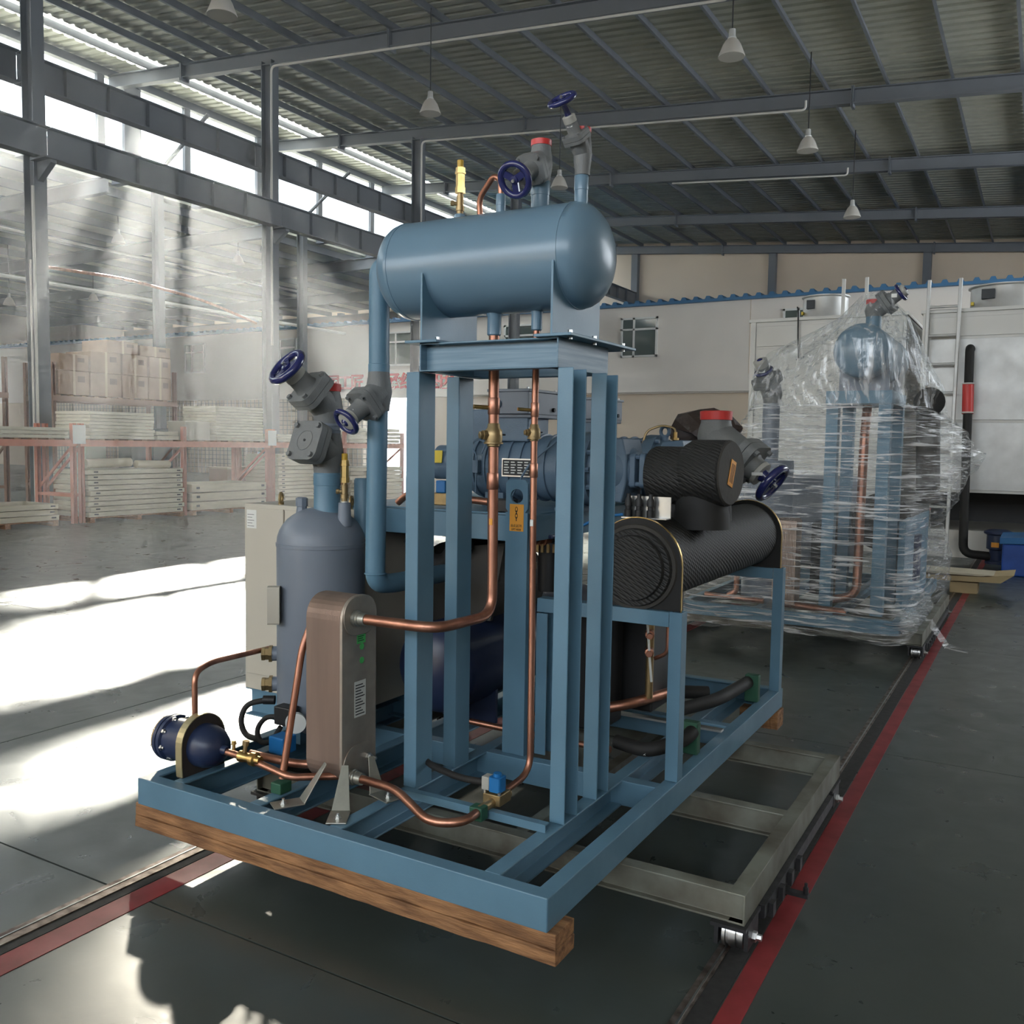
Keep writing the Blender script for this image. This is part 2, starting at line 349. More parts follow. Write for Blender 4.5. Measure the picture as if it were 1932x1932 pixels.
# ---- main roof
ce = MB().box(-23.5, 9, 42.9, 43.2, 8.0, 12.6).build('ceiling', STRUCT, kind='structure')
def deckmesh(x0, x1, m, nm):
    prof = []
    for k in range(3):
        b = k*0.31; prof += [(b, 0), (b+0.13, 0), (b+0.165, 0.045), (b+0.225, 0.045), (b+0.26, 0)]
    prof += [(0.93, 0)]
    poly = prof+[(y, z+0.02) for y, z in reversed(prof)]
    return MB().prism(poly, (x0, 0, zr(x0)+0.56), Y_, Z_, Vector((x1-x0, 0, zr(x1)-zr(x0)))).mesh(nm, m, 0)
sky_m = bpy.data.materials.new('translucent_sheet'); sky_m.use_nodes = True
nt = sky_m.node_tree
for n in list(nt.nodes): nt.nodes.remove(n)
o_ = nt.nodes.new('ShaderNodeOutputMaterial'); t_ = nt.nodes.new('ShaderNodeBsdfTransparent'); t_.inputs[0].default_value = (0.95, 0.95, 0.92, 1)
d_ = nt.nodes.new('ShaderNodeBsdfTranslucent'); d_.inputs[0].default_value = (0.9, 0.9, 0.85, 1); x_ = nt.nodes.new('ShaderNodeMixShader'); x_.inputs[0].default_value = 0.6
nt.links.new(t_.outputs[0], x_.inputs[1]); nt.links.new(d_.outputs[0], x_.inputs[2]); nt.links.new(x_.outputs[0], o_.inputs[0])
gls_m = bpy.data.materials.new('clear_glazing'); gls_m.use_nodes = True
nt = gls_m.node_tree
for n in list(nt.nodes): nt.nodes.remove(n)
o_ = nt.nodes.new('ShaderNodeOutputMaterial'); t_ = nt.nodes.new('ShaderNodeBsdfTransparent'); t_.inputs[0].default_value = (0.93, 0.95, 0.95, 1)
g_ = nt.nodes.new('ShaderNodeBsdfGlossy'); g_.inputs['Roughness'].default_value = 0.05; x_ = nt.nodes.new('ShaderNodeMixShader'); x_.inputs[0].default_value = 0.05
nt.links.new(t_.outputs[0], x_.inputs[1]); nt.links.new(g_.outputs[0], x_.inputs[2]); nt.links.new(x_.outputs[0], o_.inputs[0])
DR, DL, DS = deckmesh(-21.45, 9, DECK, 'roof_panel'), deckmesh(-23.5, -22.33, DECK, 'roof_panel'), deckmesh(-22.35, -21.43, sky_m, 'skylight_panel')
for k in range(59):
    for me, nm in ((DR, 'roof_panel'), (DL, 'roof_panel'), (DS, 'skylight_panel')):
        o = bpy.data.objects.new(nm, me); COL.objects.link(o); o.location = (0, -12+0.93*k, 0); attach(o, ce)
pz = None
for k in range(21):   # purlins run down the hall
    x = -0.84-1.384*(k-5)
    if x < -23.2: continue
    if pz is None: pz = MB().prism([(-0.035, 0), (0.03, 0), (0.03, 0.012), (-0.023, 0.012), (-0.023, 0.2), (-0.035, 0.2)], (0, -12, 0), X_, Z_, Y_*55).mesh('purlin', STRUCT, 0)
    o = bpy.data.objects.new('purlin', pz); COL.objects.link(o); o.location = (x, 0, zr(x)+0.35); attach(o, ce)
COLY = [4.7, 11.05, 17.3, 23.6, 29.65, 36.1, 42.3]
for y in COLY:   # rafters with end plates
    x0, x1 = -23.4, 9
    MB().ibeam((x0, y, zr(x0)), Vector((x1-x0, 0, zr(x1)-zr(x0))), 0.36, 0.22, 0.025, 0.02, Y_).build('rafter', STRUCT, ce, 0)
    for x in (-20.3, -13.4, -4.4):
        MB().box(x-0.03, x-0.005, y-0.14, y+0.14, zr(x)-0.08, zr(x)+0.4).box(x+0.005, x+0.03, y-0.14, y+0.14, zr(x)-0.08, zr(x)+0.4).build('splice_plate', STRUCT, ce, 0)
for y, xa, xb in ((17.15, -16.9, -5.45), (23.45, -16.9, -5.45), (29.5, -11.1, -5.55)):   # white conduit under the rafters
    pts = [(xa, y-0.1, zr(xa)-0.12), (xb, y-0.1, zr(xb)-0.12), (xb, y-0.1, zr(xb)+0.1)]
    if xa < -16: pts = [(xa, y-0.1, 4.0)]+pts
    MB().tube(pts, 0.028, 0.15, 8).build('conduit', CONDUIT, ce)
# ---- column line between the two bays, crane girders
wl = MB().box(-17.38, -17.02, -9.95, -9.7, 0, 10.4).build('wall_left', STRUCT, kind='structure')
for y in COLY[:6]:
    MB().ibeam((-17.37, y, 0.0), Z_*(zr(-17.2)+0.1), 0.34, 0.26, 0.022, 0.016, Y_, X_).build('column', STRUCT, wl, 0)
    MB().prism([(0, 0), (0.42, 0.3), (0.42, 0.36), (0, 0.36)], (-17.03, y-0.06, 6.53), X_, Z_, Y_*0.12).build('corbel', STRUCT, wl, 0)
    MB().box(-17.05, -16.55, y-0.2, y+0.2, 6.886, 6.916).build('corbel_plate', STRUCT, wl, 0)
for a, b in zip(COLY, COLY[1:]):
    m = MB().ibeam((-16.8, a+0.01, 6.916), Y_*(b-a-0.02), 0.587, 0.26, 0.025, 0.02, X_)
    for k in range(1, 6): m.box(-16.9, -16.7, a+k-0.006, a+k+0.006, 6.95, 7.48)
    m.build('crane_girder', STRUCT, wl, 0)
    m = MB().ibeam((-17.72, a+0.01, 8.5), Y_*(b-a-0.02), 0.6, 0.26, 0.025, 0.02, X_)
    for k in range(1, 6): m.box(-17.82, -17.62, a+k-0.006, a+k+0.006, 8.53, 9.07)
    m.build('crane_girder', STRUCT, wl, 0)
MB().tube([(-17.7, 11.5, 5.05), (-17.7, 13.4, 5.12), (-17.7, 15.6, 4.96), (-17.7, 17.3, 4.62)], 0.035, 0.6, 8).build('conduit', COPPER, wl)
MB().tube([(-16.97, 10.85, 0.05), (-16.97, 10.85, 6.4)], 0.03, 0, 8).build('conduit', CONDUIT, wl)
MB().tube([(-16.97, 10.77, 0.05), (-16.97, 10.77, 5.0)], 0.022, 0, 8).build('conduit', CONDUIT, wl)
# ---- clerestory above the side bay
w1 = empty('window_1', (-23.4, 20, 9.57), kind='structure')
MB().box(-23.5, -23.3, -10, 42.5, 9.1, 9.57).build('spandrel', STRUCT, w1, 0)
MB().box(-23.5, -23.3, -10, 42.5, 11.75, 11.97).build('fascia', STRUCT, w1, 0)
YM = [-10+3*k for k in range(18)]+[18.2]
for y in YM: MB().box(-23.46, -23.34, y-(0.45 if y == 18.2 else 0.11), y+0.11, 9.57, 11.75).build('mullion', STRUCT, w1, 0)
gp = MB().box(-23.402, -23.398, 0.07, 2.93, 9.57, 11.75).mesh('pane', gls_m, 0)
for y in YM[:17]:
    o = bpy.data.objects.new('pane', gp); COL.objects.link(o); o.location = (0, y, 0); attach(o, w1)
for y in (6.3, 12.6, 18.9, 25.1):
    MB().ibeam((-23.55, y, 0.0), Z_*9.1, 0.3, 0.22, 0.02, 0.015, Y_, X_).build('column', STRUCT, w1, 0)
    MB().tube([(-23.4, y, 9.5), (-21.2, y, 10.9)], 0.06, 0, 8).build('brace', STRUCT, w1)
# ---- roof of the side bay (ceiling_side): unseen glazed slot added for the floor sun patches, purlins, deck
cs = MB().box(-56, -24.8, -10, 42.5, 9.3, 9.45).build('ceiling_side', DECK, kind='structure')
sp = MB().box(-24.8, -23.5, 0.1, 2.9, 9.35, 9.36).mesh('skylight_panel', gls_m, 0)  # panes of the added slot
for k in range(17):
    y = -8.5+3*k
    MB().box(-24.85, -23.5, y-0.12, y+0.12, 9.25, 9.4).build('slot_bar', STRUCT, cs, 0)
    o = bpy.data.objects.new('skylight_panel', sp); COL.objects.link(o); o.location = (0, y, 0); attach(o, cs)
for k in range(16):
    x = -25.3-2.0*k
    MB().box(x-0.05, x+0.05, -10, 42.5, 9.05, 9.3).build('purlin', STRUCT, cs, 0)
for y in COLY: MB().ibeam((-56, y, 8.6), X_*32.5, 0.45, 0.2, 0.025, 0.02, Y_).build('rafter', STRUCT, cs, 0)
for y in (8, 20): MB().tube([(-30, y, 8.45), (-30, y+12, 8.45)], 0.05, 0, 8).build('conduit', CONDUIT, cs)
MB().tube([(-26, 6, 6.2), (-26, 30.5, 6.2)], 0.06, 0, 8).build('conduit', CONDUIT, cs)
# ---- outer walls
wo = MB().box(-56.3, -56, -10, 42.9, 0, 1.9).box(-56.3, -56, -10, 42.9, 4.4, 9.45).box(-56.3, -56, 36, 42.9, 1.9, 4.4).box(-56.3, -56, -10, 26, 1.9, 4.4).build('wall_far_left', WALLB, kind='structure')
wr = MB().box(8.7, 9, -10, 42.9, 0, 3.5).box(8.7, 9, -10, 42.9, 8.6, 10).box(8.7, 9, -10, 13, 3.5, 8.6).box(8.7, 9, 36, 42.9, 3.5, 8.6).build('wall_right', WALLB, kind='structure')  # unseen wall; its opening is added to light the rear wall
wf = MB().box(-56, -14.0, -10.3, -10, 0, 12).box(8.0, 9, -10.3, -10, 0, 12).box(-14.0, 8.0, -10.3, -10, 7.5, 12).box(-14.0, 8.0, -10.3, -10, 0, 3.5).build('wall_front', WALLB, kind='structure')  # unseen wall; its band opening is shaped to light the hall
wg = MB().box(-56, 9, 42.6, 42.9, 6.0, 12.5).build('wall_gable', WALLB, kind='structure')
for x in (-36.5, -30.6, -24.7, -17.8, -11.1, -4.65, 1.9): MB().box(x-0.16, x+0.16, 42.3, 42.6, 6.6, zr(x)+0.3 if x > -23 else 9.2).build('column', STRUCT, wg, 0)
# ---- two-storey office block across the back
DX0, DX1 = -25.5, -22.7
wb = MB().box(-56, 9, 31, 31.3, 3.5, 6.62).build('wall_rear', WALLW, kind='structure')
MB().box(-56, DX0, 31.12, 31.4, 0, 3.5).build('lower_wall', WALLB, wb, 0)
MB().box(DX1, 9, 31.12, 31.4, 0, 3.5).build('lower_wall', WALLB, wb, 0)
MB().box(-20.5, 9, 30.88, 31.0, 3.55, 4.12).build('ledge', WALLW, wb, 0)
MB().box(-56, -20.5, 30.9, 31.0, 3.5, 3.62).build('ledge', WALLW, wb, 0)
for x in (-19.0, -8.8, -1.0): MB().box(x, x+0.02, 30.99, 31.0, 4.12, 6.6).build('panel_joint', WALLB, wb, 0)
grid_m = mat('pale_wire_mesh', (0.6, 0.57, 0.5), 0.6)
m = MB()
for k in range(96): m.box(-48+0.25*k, -48+0.25*k+0.018, 30.4, 30.42, 0.0, 3.45)
for k in range(16): m.box(-48, -24.2, 30.38, 30.4, 0.3+0.2*k, 0.3+0.2*k+0.018)
mf = m.build('mesh_fence', mat('grey_wire', (0.25, 0.23, 0.2), 0.6), None, 0)
tag(mf, 'pale wire mesh fence in front of the rear wall behind the racks', 'fence')
# corrugated blue roof edge of the block
n = 150; prof = []
for k in range(n):
    b = -56+k*0.433; prof += [(b, 0.09), (b+0.20, 0.09), (b+0.25, 0.19), (b+0.36, 0.19), (b+0.41, 0.09)]
prof.append((9, 0.09))
MB().prism(prof+[(9, 0), (-56, 0)], (0, 30.8, 6.60), X_, Z_, Y_*11.7).build('roof_sheet', BLUEROOF, wb, 0)
for i, (x0, x1) in enumerate(((-36.5, -35.1), (-30.75, -29.22), (-24.15, -22.75), (-18.4, -17.0), (-13.48, -12.08), (-7.7, -6.3))):
    wn = empty('window_%d' % (i+2), (x0, 30.9, 4.8), kind='structure'); z0, z1 = 4.81, 6.22
    f = 0.07; xm = x0+(x1-x0)*0.36; zm = z0+(z1-z0)*0.7
    MB().box(x0, x1, 30.93, 31, z0, z0+f).box(x0, x1, 30.93, 31, z1-f, z1).box(x0, x0+f, 30.93, 31, z0, z1).box(x1-f, x1, 30.93, 31, z0, z1).box(xm-f/2, xm+f/2, 30.93, 31, z0, z1).box(x0, x1, 30.93, 31, zm-f/2, zm+f/2).build('window_frame', PVC, wn, 0)
    for a, b, c, d in ((x0+f, xm-f/2, z0+f, zm-f/2), (xm+f/2, x1-f, z0+f, zm-f/2), (x0+f, xm-f/2, zm+f/2, z1-f), (xm+f/2, x1-f, zm+f/2, z1-f)):
        MB().box(a, b, 30.97, 30.99, c, d).build('pane', PANE, wn, 0)
# red slogan on the office wall, one part per character
for k, ch in enumerate('培养大国工匠 传承红色基因'):
    if ch != ' ': text('character', ch, REDTXT, wb, (-29.05+0.665*k, 30.97, 4.12), X_, Z_, 0.72, 0.02, bold=0.02)
# ---- haze in the sunlit bay
hz = MB().box(-30, -3.6, 3.2, 17.2, 0.05, 11.2).build('haze', None, None, 0)
hm = bpy.data.materials.new('haze_volume'); hm.use_nodes = True; nt = hm.node_tree
for n_ in list(nt.nodes): nt.nodes.remove(n_)
o_ = nt.nodes.new('ShaderNodeOutputMaterial'); v_ = nt.nodes.new('ShaderNodeVolumeScatter'); v_.inputs['Color'].default_value = (0.93, 0.96, 1, 1)
v_.inputs['Density'].default_value = 0.0068; v_.inputs['Anisotropy'].default_value = 0.6
nt.links.new(v_.outputs[0], o_.inputs['Volume']); hz.data.materials.append(hm)
tag(hz, 'pale dusty haze drifting through the sunlit bay beside the racks', 'haze', kind='stuff')

# ================================================================== MAIN REFRIGERATION UNIT
ZB, ZT = 0.217, 0.3204
SX0, SX1, SY0, SY1 = -2.951, -1.168, 2.258, 4.995
U = empty('refrigeration_unit', (-2.06, 3.6, ZB), 'blue skid-mounted refrigeration unit with a raised horizontal tank and copper pipes', 'machine')
FH, FW, FT = ZT-ZB, 0.055, 0.009
# base frame: channels
MB().chan((SX0+0.001, SY0, ZB), X_*(SX1-SX0-0.002), FH, FW, FT, Y_, Z_).build('frame_beam', BLUE, U, 0, 0.003)
MB().chan((SX0+0.001, SY1, ZB), X_*(SX1-SX0-0.002), FH, FW, FT, -Y_, Z_).build('frame_beam', BLUE, U, 0, 0.003)
MB().chan((SX1, SY0+0.002, ZB+0.0006), Y_*(SY1-SY0-0.004), FH-0.0012, FW, FT, -X_, Z_).build('frame_beam', BLUE, U, 0, 0.003)
MB().chan((SX0, SY0+0.002, ZB+0.0006), Y_*(SY1-SY0-0.004), FH-0.0012, FW, FT, X_, Z_).build('frame_beam', BLUE, U, 0, 0.003)
for x, o in ((-2.81, X_), (-2.41, X_), (-2.036, X_), (-1.416, X_)):
    MB().chan((x, SY0+FW, ZB), Y_*(SY1-SY0-2*FW), FH, FW, FT, o, Z_).build('frame_beam', BLUE, U, 0, 0.003)
for y in (3.24, 4.15): MB().chan((SX0+FT, y, ZB+0.002), X_*(SX1-SX0-2*FT), FH-0.003, FW, FT, Y_, Z_).build('cross_beam', BLUE, U, 0, 0.003)
MB().chan((-1.983, 2.645, ZT+0.001), X_*0.60, 0.028, 0.03, 0.004, -Y_*-1, Z_).build('pipe_support_rail', BLUE, U, 0)
# tank stand: four posts, top frame
PW, PD = 0.058, 0.105
for x, out, y in ((-1.416, X_, 2.736), (-1.416, X_, 3.0), (-1.983, -X_, 2.736), (-1.983, -X_, 3.0)):
    MB().chan((x, y, ZT), Z_*(1.878-ZT), PD, PW, 0.006, out, Y_).build('stand_post', BLUE, U, 0, 0.003)
for p, L, o in (((-1.983, 2.781, 1.878), X_*0.567, -Y_), ((-1.983, 3.095, 1.878), X_*0.567, Y_)):
    MB().chan(p, L, 0.102, 0.045, 0.006, o, Z_).build('top_beam', WORN, U, 0, 0.002)
MB().chan((-1.416, 2.736, 1.878), Y_*0.404, 0.102, 0.045, 0.006, -X_, Z_).build('top_beam', WORN, U, 0, 0.002)
MB().chan((-1.983, 2.736, 1.878), Y_*0.404, 0.102, 0.045, 0.006, X_, Z_).build('top_beam', WORN, U, 0, 0.002)
# ---- horizontal tank
TY, TZ, TR = 2.934, 2.28, 0.182
def dome(x0, R, h, n=8): return [(x0+h*math.sin(PI/2*k/n), R*math.cos(PI/2*k/n)) for k in range(n+1)]
xl, xr, dh = -2.165, -1.441, 0.1
prof = [(-t-(-xl)*0, r) for t, r in []]
P = []
for k in range(9): a = PI/2*(1-k/8); P.append((xl-dh*math.sin(a), TR*math.cos(a)))
P += [(xl, TR), (xl+0.001, TR+0.002), (xl+0.012, TR+0.002), (xl+0.013, TR), (xr-0.013, TR), (xr-0.012, TR+0.002), (xr-0.001, TR+0.002), (xr, TR)]
for k in range(9): a = PI/2*k/8; P.append((xr+dh*1.15*math.sin(a), TR*math.cos(a)))
tank = MB().lathe((0, TY, TZ), X_, P, 64).build('tank', TANKBLUE, U, 50)
for x in (-1.985, -1.45):     # saddles: plate cut to the shell, foot plate with bolts
    poly = [(2.748, 1.990), (3.12, 1.990), (3.12, 2.235)]
    for k in range(11):
        a = math.radians(-18-144*k/10); poly.append((TY+(TR+0.001)*math.cos(a), TZ+(TR+0.001)*math.sin(a)))
    poly += [(2.748, 2.235)]
    s = MB().prism(poly, (x-0.004, 0, 0), Y_, Z_, X_*0.008).build('saddle', BLUE, tank, 0)
    MB().box(x-0.05, x+0.09, 2.715, 3.27, 1.980, 1.990).build('saddle_foot', BLUE, tank, 0, 0.002)
    for y in (2.76, 2.95, 3.2): MB().cyl((x+0.065, y, 1.972), (x+0.065, y, 2.003), 0.008, n=6).build('bolt', ZINC, tank, 0)
def nozzle(x, r, z0, z1, m=None, par=None): return MB().lathe((x, TY, z0), Z_, [(0, r*1.12), (0.012, r*1.0), ((z1-z0)*0.55, r), ((z1-z0)*0.56, r*1.05), (z1-z0-0.004, r*1.05), (z1-z0, r*0.97)], 24).build('nozzle', m or TANKBLUE, par or tank)
nozzle(-1.945, 0.02, 2.44, 2.477); nozzle(-1.766, 0.0175, 2.44, 2.53); nozzle(-1.602, 0.033, 2.44, 2.556); nozzle(-1.44, 0.024, 2.44, 2.556)
MB().lathe((-1.787, TY, 2.02), Z_, [(0, 0.022), (0.004, 0.026), (0.07, 0.026), (0.085, 0.034), (0.10, 0.034)], 20).build('nozzle', TANKBLUE, tank)
MB().lathe((-1.608, TY, 2.03), Z_, [(0, 0.016), (0.004, 0.02), (0.06, 0.02), (0.09, 0.027)], 20).build('nozzle', TANKBLUE, tank)
MB().lathe((xl-0.10, TY, TZ+0.03), -X_, [(-0.03, 0.05), (0.0, 0.044), (0.01, 0.042)], 24).build('nozzle', TANKBLUE, tank)
# ---- valve builder
def valve(base, z0, z1, rp, bon, dist, R, cap=True, m=VALVE, wheel=True, label=None, bonlen=1.0, wm=WHEEL, par=None, nk=1.0):
    bon = Vector(bon).normalized(); c = Vector((base[0], base[1], (z0+z1)/2)); H = z1-z0
    b = MB().lathe((base[0], base[1], z0), Z_, [(0, rp*0.98), (H*0.12, rp), (H*0.3, rp*1.12), (H*0.5, rp*1.2), (H*0.7, rp*1.12), (H*0.88, rp), (H, rp*0.98)], 24)
    b.lathe(c, bon, [(-rp*0.9, rp*0.6), (-rp*0.5, rp*1.05), (0, rp*1.2), (rp*1.5*bonlen, rp*1.2)], 24)
    body = b.build('valve_body', m, par or U)
    if label: body['label'] = label
    u, v, q = frame(bon); f0 = c+q*(rp*1.35*bonlen); s = rp*3.0
    for d0, t in ((0, rp*0.42), (rp*0.46, rp*0.55)):
        MB().prism(rrect(s, s, s*0.22), f0+q*d0, u, v, q*t).build('bonnet_flange', m, body, 30)
    for a in (-1, 1):
        for e in (-1, 1): MB().cyl(f0+u*(a*s*0.37)+v*(e*s*0.37)+q*(rp*0.9), f0+u*(a*s*0.37)+v*(e*s*0.37)+q*(rp*1.25), rp*0.2, n=6).build('bolt', m, body, 0)
    top = f0+q*(rp*1.0)
    if wheel:
        MB().lathe(top, q, [(0, rp*0.95), (rp*0.3*nk, rp*0.85), (rp*1.4*nk, rp*0.8), (rp*1.45*nk, rp*0.7)], 22).build('bonnet_neck', m, body)
        MB().obox(top+q*(rp*0.8)+v*(rp*0.0)-Y_*0+u*0-Vector((0, rp*0.82, 0)), rp*0.7, rp*0.06, rp*0.5*nk, X_, Y_, Z_).build('tag_plate', PAPER, body, 0)
        MB().lathe(top+q*(rp*1.42*nk), q, [(0, rp*0.78), (rp*0.05, rp*0.84), (rp*0.85*nk, rp*0.84), (rp*0.95*nk, rp*0.6)], 22).build('gland_cap', GLANDC, body)
        wc = c+q*dist
        MB().lathe(top+q*(rp*2.3*nk), q, [(0, rp*0.45), (max(0.01, (wc-top).dot(q)-rp*2.3*nk), rp*0.25)], 14).build('stem', wm, body)
        h = MB().torus(wc, q, R*0.84, R*0.185, 36, 10).lathe(wc-q*R*0.18, q, [(0, R*0.14), (R*0.05, R*0.24), (R*0.3, R*0.22), (R*0.32, R*0.1)], 16)
        for k in range(3):
            a = 2*PI*k/3+0.4; e = u*math.cos(a)+v*math.sin(a); h.obox(wc+e*R*0.5, R*0.72, R*0.36, R*0.13, e, q.cross(e), q)
        hw = h.build('handwheel', wm, body)
        MB().cyl(wc+q*R*0.1, wc+q*R*0.28, R*0.09, n=6).build('wheel_nut', ZINC, hw if False else body, 0)
    else:
        MB().torus(top+q*0.0, q, rp*0.75, rp*0.05, 24, 6).build('cover_ring', m, body)
        MB().cyl(top, top+q*0.004, rp*0.1, n=10).build('cover_plug', BLACK, body)
    if cap: MB().lathe((base[0], base[1], z1-H*0.04), Z_, [(0, rp*1.05), (rp*0.55, rp*1.07), (rp*0.6, rp*0.95), (rp*0.6, 0)], 26).build('red_cap', RED, body, label='red protective cap')
    return body
valve((-1.602, TY), 2.554, 2.682, 0.035, (-0.03, -0.87, -0.5), 0.20, 0.064, label='grey stop valve on the tank with its handwheel turned down')
valve((-1.438, TY), 2.554, 2.705, 0.027, (-0.12, -0.62, 0.77), 0.19, 0.052, label='grey stop valve on the tank with its handwheel on top', bonlen=1.25)
# ---- brass relief valve on the tank and its twin on the separator
def relief(x, y, z0, h, par):
    k = h/0.2; q = lambda *a: [(t*k, r*k) for t, r in a]
    b = MB().lathe((x, y, z0), Z_, q((0, 0.013), (0.012, 0.013), (0.013, 0.016), (0.03, 0.016), (0.031, 0.0135), (0.07, 0.0135), (0.071, 0.010), (0.078, 0.010)), 16).build('relief_valve', BRONZE, par)
    MB().lathe((x, y, z0+0.078*k), Z_, q((0, 0.019), (0.022, 0.019), (0.023, 0.0165), (0.07, 0.0165), (0.071, 0.02), (0.078, 0.02)), 6).build('hex_body', BRASS, b, 0)
    MB().lathe((x, y, z0+0.156*k), Z_, q((0, 0.018), (0.016, 0.018), (0.017, 0.014)), 6).build('hex_nut', BRASS, b, 0)
    MB().lathe((x, y, z0+0.172*k), Z_, q((0, 0.0125), (0.026, 0.0125), (0.028, 0.009)), 16).build('yellow_tape', YELL, b)
    MB().lathe((x, y, z0+0.04*k), Vector((-0.8, -0.5, 0.05)), q((0.008, 0.008), (0.022, 0.008), (0.023, 0.011), (0.034, 0.011), (0.036, 0.006)), 8).build('side_plug', BRONZE, b, 0)
    MB().cyl((x, y, z0-0.006), (x, y, z0+0.003), 0.013*k, n=14).build('seal_tape', PAPER, b)
relief(-1.945, TY, 2.477, 0.2, U)
MB().tube([(-1.88, TY+0.05, 2.40), (-1.88, TY+0.03, 2.535), (-1.80, TY, 2.60), (-1.768, TY, 2.585), (-1.766, TY, 2.52)], 0.011, 0.03).build('copper_pipe', COPPER, U)
# ---- downcomer pipe with stop valve
PX = -2.325
MB().tube([(xl-0.095, TY, TZ+0.03), (PX, TY, TZ+0.03), (PX, TY, 1.93)], 0.041, 0.09, 20, 8).build('down_pipe', BLUE, U)
MB().lathe((PX, TY, 1.90), Z_, [(0, 0.043), (0.03, 0.043), (0.032, 0.041), (0.04, 0.041)], 22).build('pipe_collar', BLUE, U)
valve((PX, TY), 1.745, 1.90, 0.044, (-0.20, -0.72, -0.60), 0.20, 0.060, cap=False, label='grey stop valve in the blue down pipe')
MB().tube([(PX-0.005, TY, 1.75), (PX-0.015, TY, 1.045), (PX-0.015, TY+0.12, 1.03), (PX-0.015, TY+0.60, 1.03)], 0.041, 0.075, 20, 8).build('down_pipe', BLUE, U)
MB().torus((PX-0.014, TY, 1.085), Z_, 0.041, 0.004, 24, 6).build('weld_seam', BLUE, U)
# ---- copper risers with ball valves
c1 = MB().tube([(-1.787, TY, 2.04), (-1.783, TY, 1.60), (-1.778, TY, 0.975), (-1.80, 2.60, 0.975), (-2.12, 2.59, 0.975)], 0.0195, 0.085, 18, 8).build('copper_pipe', COPPER, U)
for z in (1.78, 1.50): MB().lathe((-1.784, TY, z-0.05), Z_, [(0, 0.021), (0.002, 0.0225), (0.06, 0.0225), (0.062, 0.021)], 18).build('pipe_socket', COPPER, c1)
def ballvalve(p, r, stem, par, sz=1.0):
    b = MB().lathe(Vector(p)-Z_*r*2.2, Z_, [(0, r*0.95), (r*0.2, r*1.15), (r*0.5, r*1.15), (r*0.55, r*1.75), (r*0.85, r*1.75), (r*0.9, r*1.55), (r*2.0, r*1.6), (r*3.0, r*1.5), (r*3.4, r*1.15), (r*4.0, r*1.1), (r*4.2, r*0.95)], 22).build('ball_valve', BRONZE, par)
    s = Vector(stem).normalized()
    MB().lathe(Vector(p)-Z_*r*0.1, s, [(r*1.2, r*0.95), (r*2.1, r*0.95), (r*2.15, r*0.7), (r*2.7, r*0.7), (r*2.8, r*0.4)], 6).build('stem_cap', BRONZE, b, 0)
    MB().cyl(Vector(p)-s*r*1.4, Vector(p)-s*r*2.3, r*0.16, n=8).build('stem_pin', DARK, b)
    return b
ballvalve((-1.783, TY, 1.655), 0.021, (-0.55, -0.83, 0), U)
MB().cyl((-1.80, TY-0.015, 1.755), (-1.835, TY-0.06, 1.757), 0.008, n=10).build('service_port', BRASS, c1)
c2 = MB().tube([(-1.608, TY, 2.05), (-1.610, TY, 1.6), (-1.602, TY, 0.40), (-1.618, 2.74, 0.372)], 0.0125, 0.075, 16, 8).build('copper_pipe', COPPER, U)
for z in (1.76, 1.54): MB().lathe((-1.609, TY, z-0.04), Z_, [(0, 0.0135), (0.002, 0.015), (0.05, 0.015), (0.052, 0.0135)], 16).build('pipe_socket', COPPER, c2)
ballvalve((-1.610, TY, 1.665), 0.0145, (-0.55, -0.83, 0), U)
MB().cyl((-1.622, TY-0.01, 1.745), (-1.652, TY-0.05, 1.747), 0.0065, n=10).build('service_port', BRASS, c2)
for x, z, m in ((-1.778, 1.33, ORANGE), (-1.607, 1.335, PAPER)): MB().box(x-0.006, x+0.006, TY-0.021 if x < -1.7 else TY-0.0145, TY-0.012, z-0.012, z+0.012).build('pipe_sticker', m, c1 if x < -1.7 else c2, 0)
# ---- solenoid valve on the liquid line
sv = MB().box(-1.655, -1.585, 2.685, 2.765, 0.352, 0.392).lathe((-1.62, 2.60, 0.362), Y_, [(0, 0.017), (0.08, 0.017), (0.10, 0.024), (0.20, 0.02)], 14).build('solenoid_valve', BRONZE, U, 30, 0.003)
MB().prism(rrect(0.046, 0.05, 0.008), (-1.613, 2.715, 0.398), X_, Y_, Z_*0.052).build('solenoid_coil', COIL, sv, 40, label='bright blue solenoid coil')
MB().cyl((-1.613, 2.715, 0.448), (-1.613, 2.715, 0.462), 0.015, n=16).build('coil_cap', COIL, sv)
MB().box(-1.668, -1.637, 2.695, 2.735, 0.398, 0.446).build('coil_plug', GLANDC, sv, 0, 0.003)
MB().tube([(-1.665, 2.715, 0.418), (-1.78, 2.73, 0.405), (-1.98, 2.80, 0.40), (-2.2, 3.0, 0.42)], 0.0125, 0.08, 12).build('black_conduit', RUBBER, sv)
for dx in (-0.03, 0.03): MB().cyl((-1.62+dx, 2.69, 0.392), (-1.62+dx, 2.69, 0.402), 0.006, n=6).build('bolt', ZINC, sv, 0)
MB().box(-1.648, -1.598, 2.585, 2.63, 0.33, 0.378).build('pipe_clamp', DGREEN, U, 0, 0.004)
MB().tube([(-1.62, 2.62, 0.36), (-1.61, 2.49, 0.362), (-1.72, 2.45, 0.352), (-1.92, 2.53, 0.40), (-2.13, 2.572, 0.385)], 0.0155, 0.06, 16, 8).build('copper_pipe', COPPER, U)
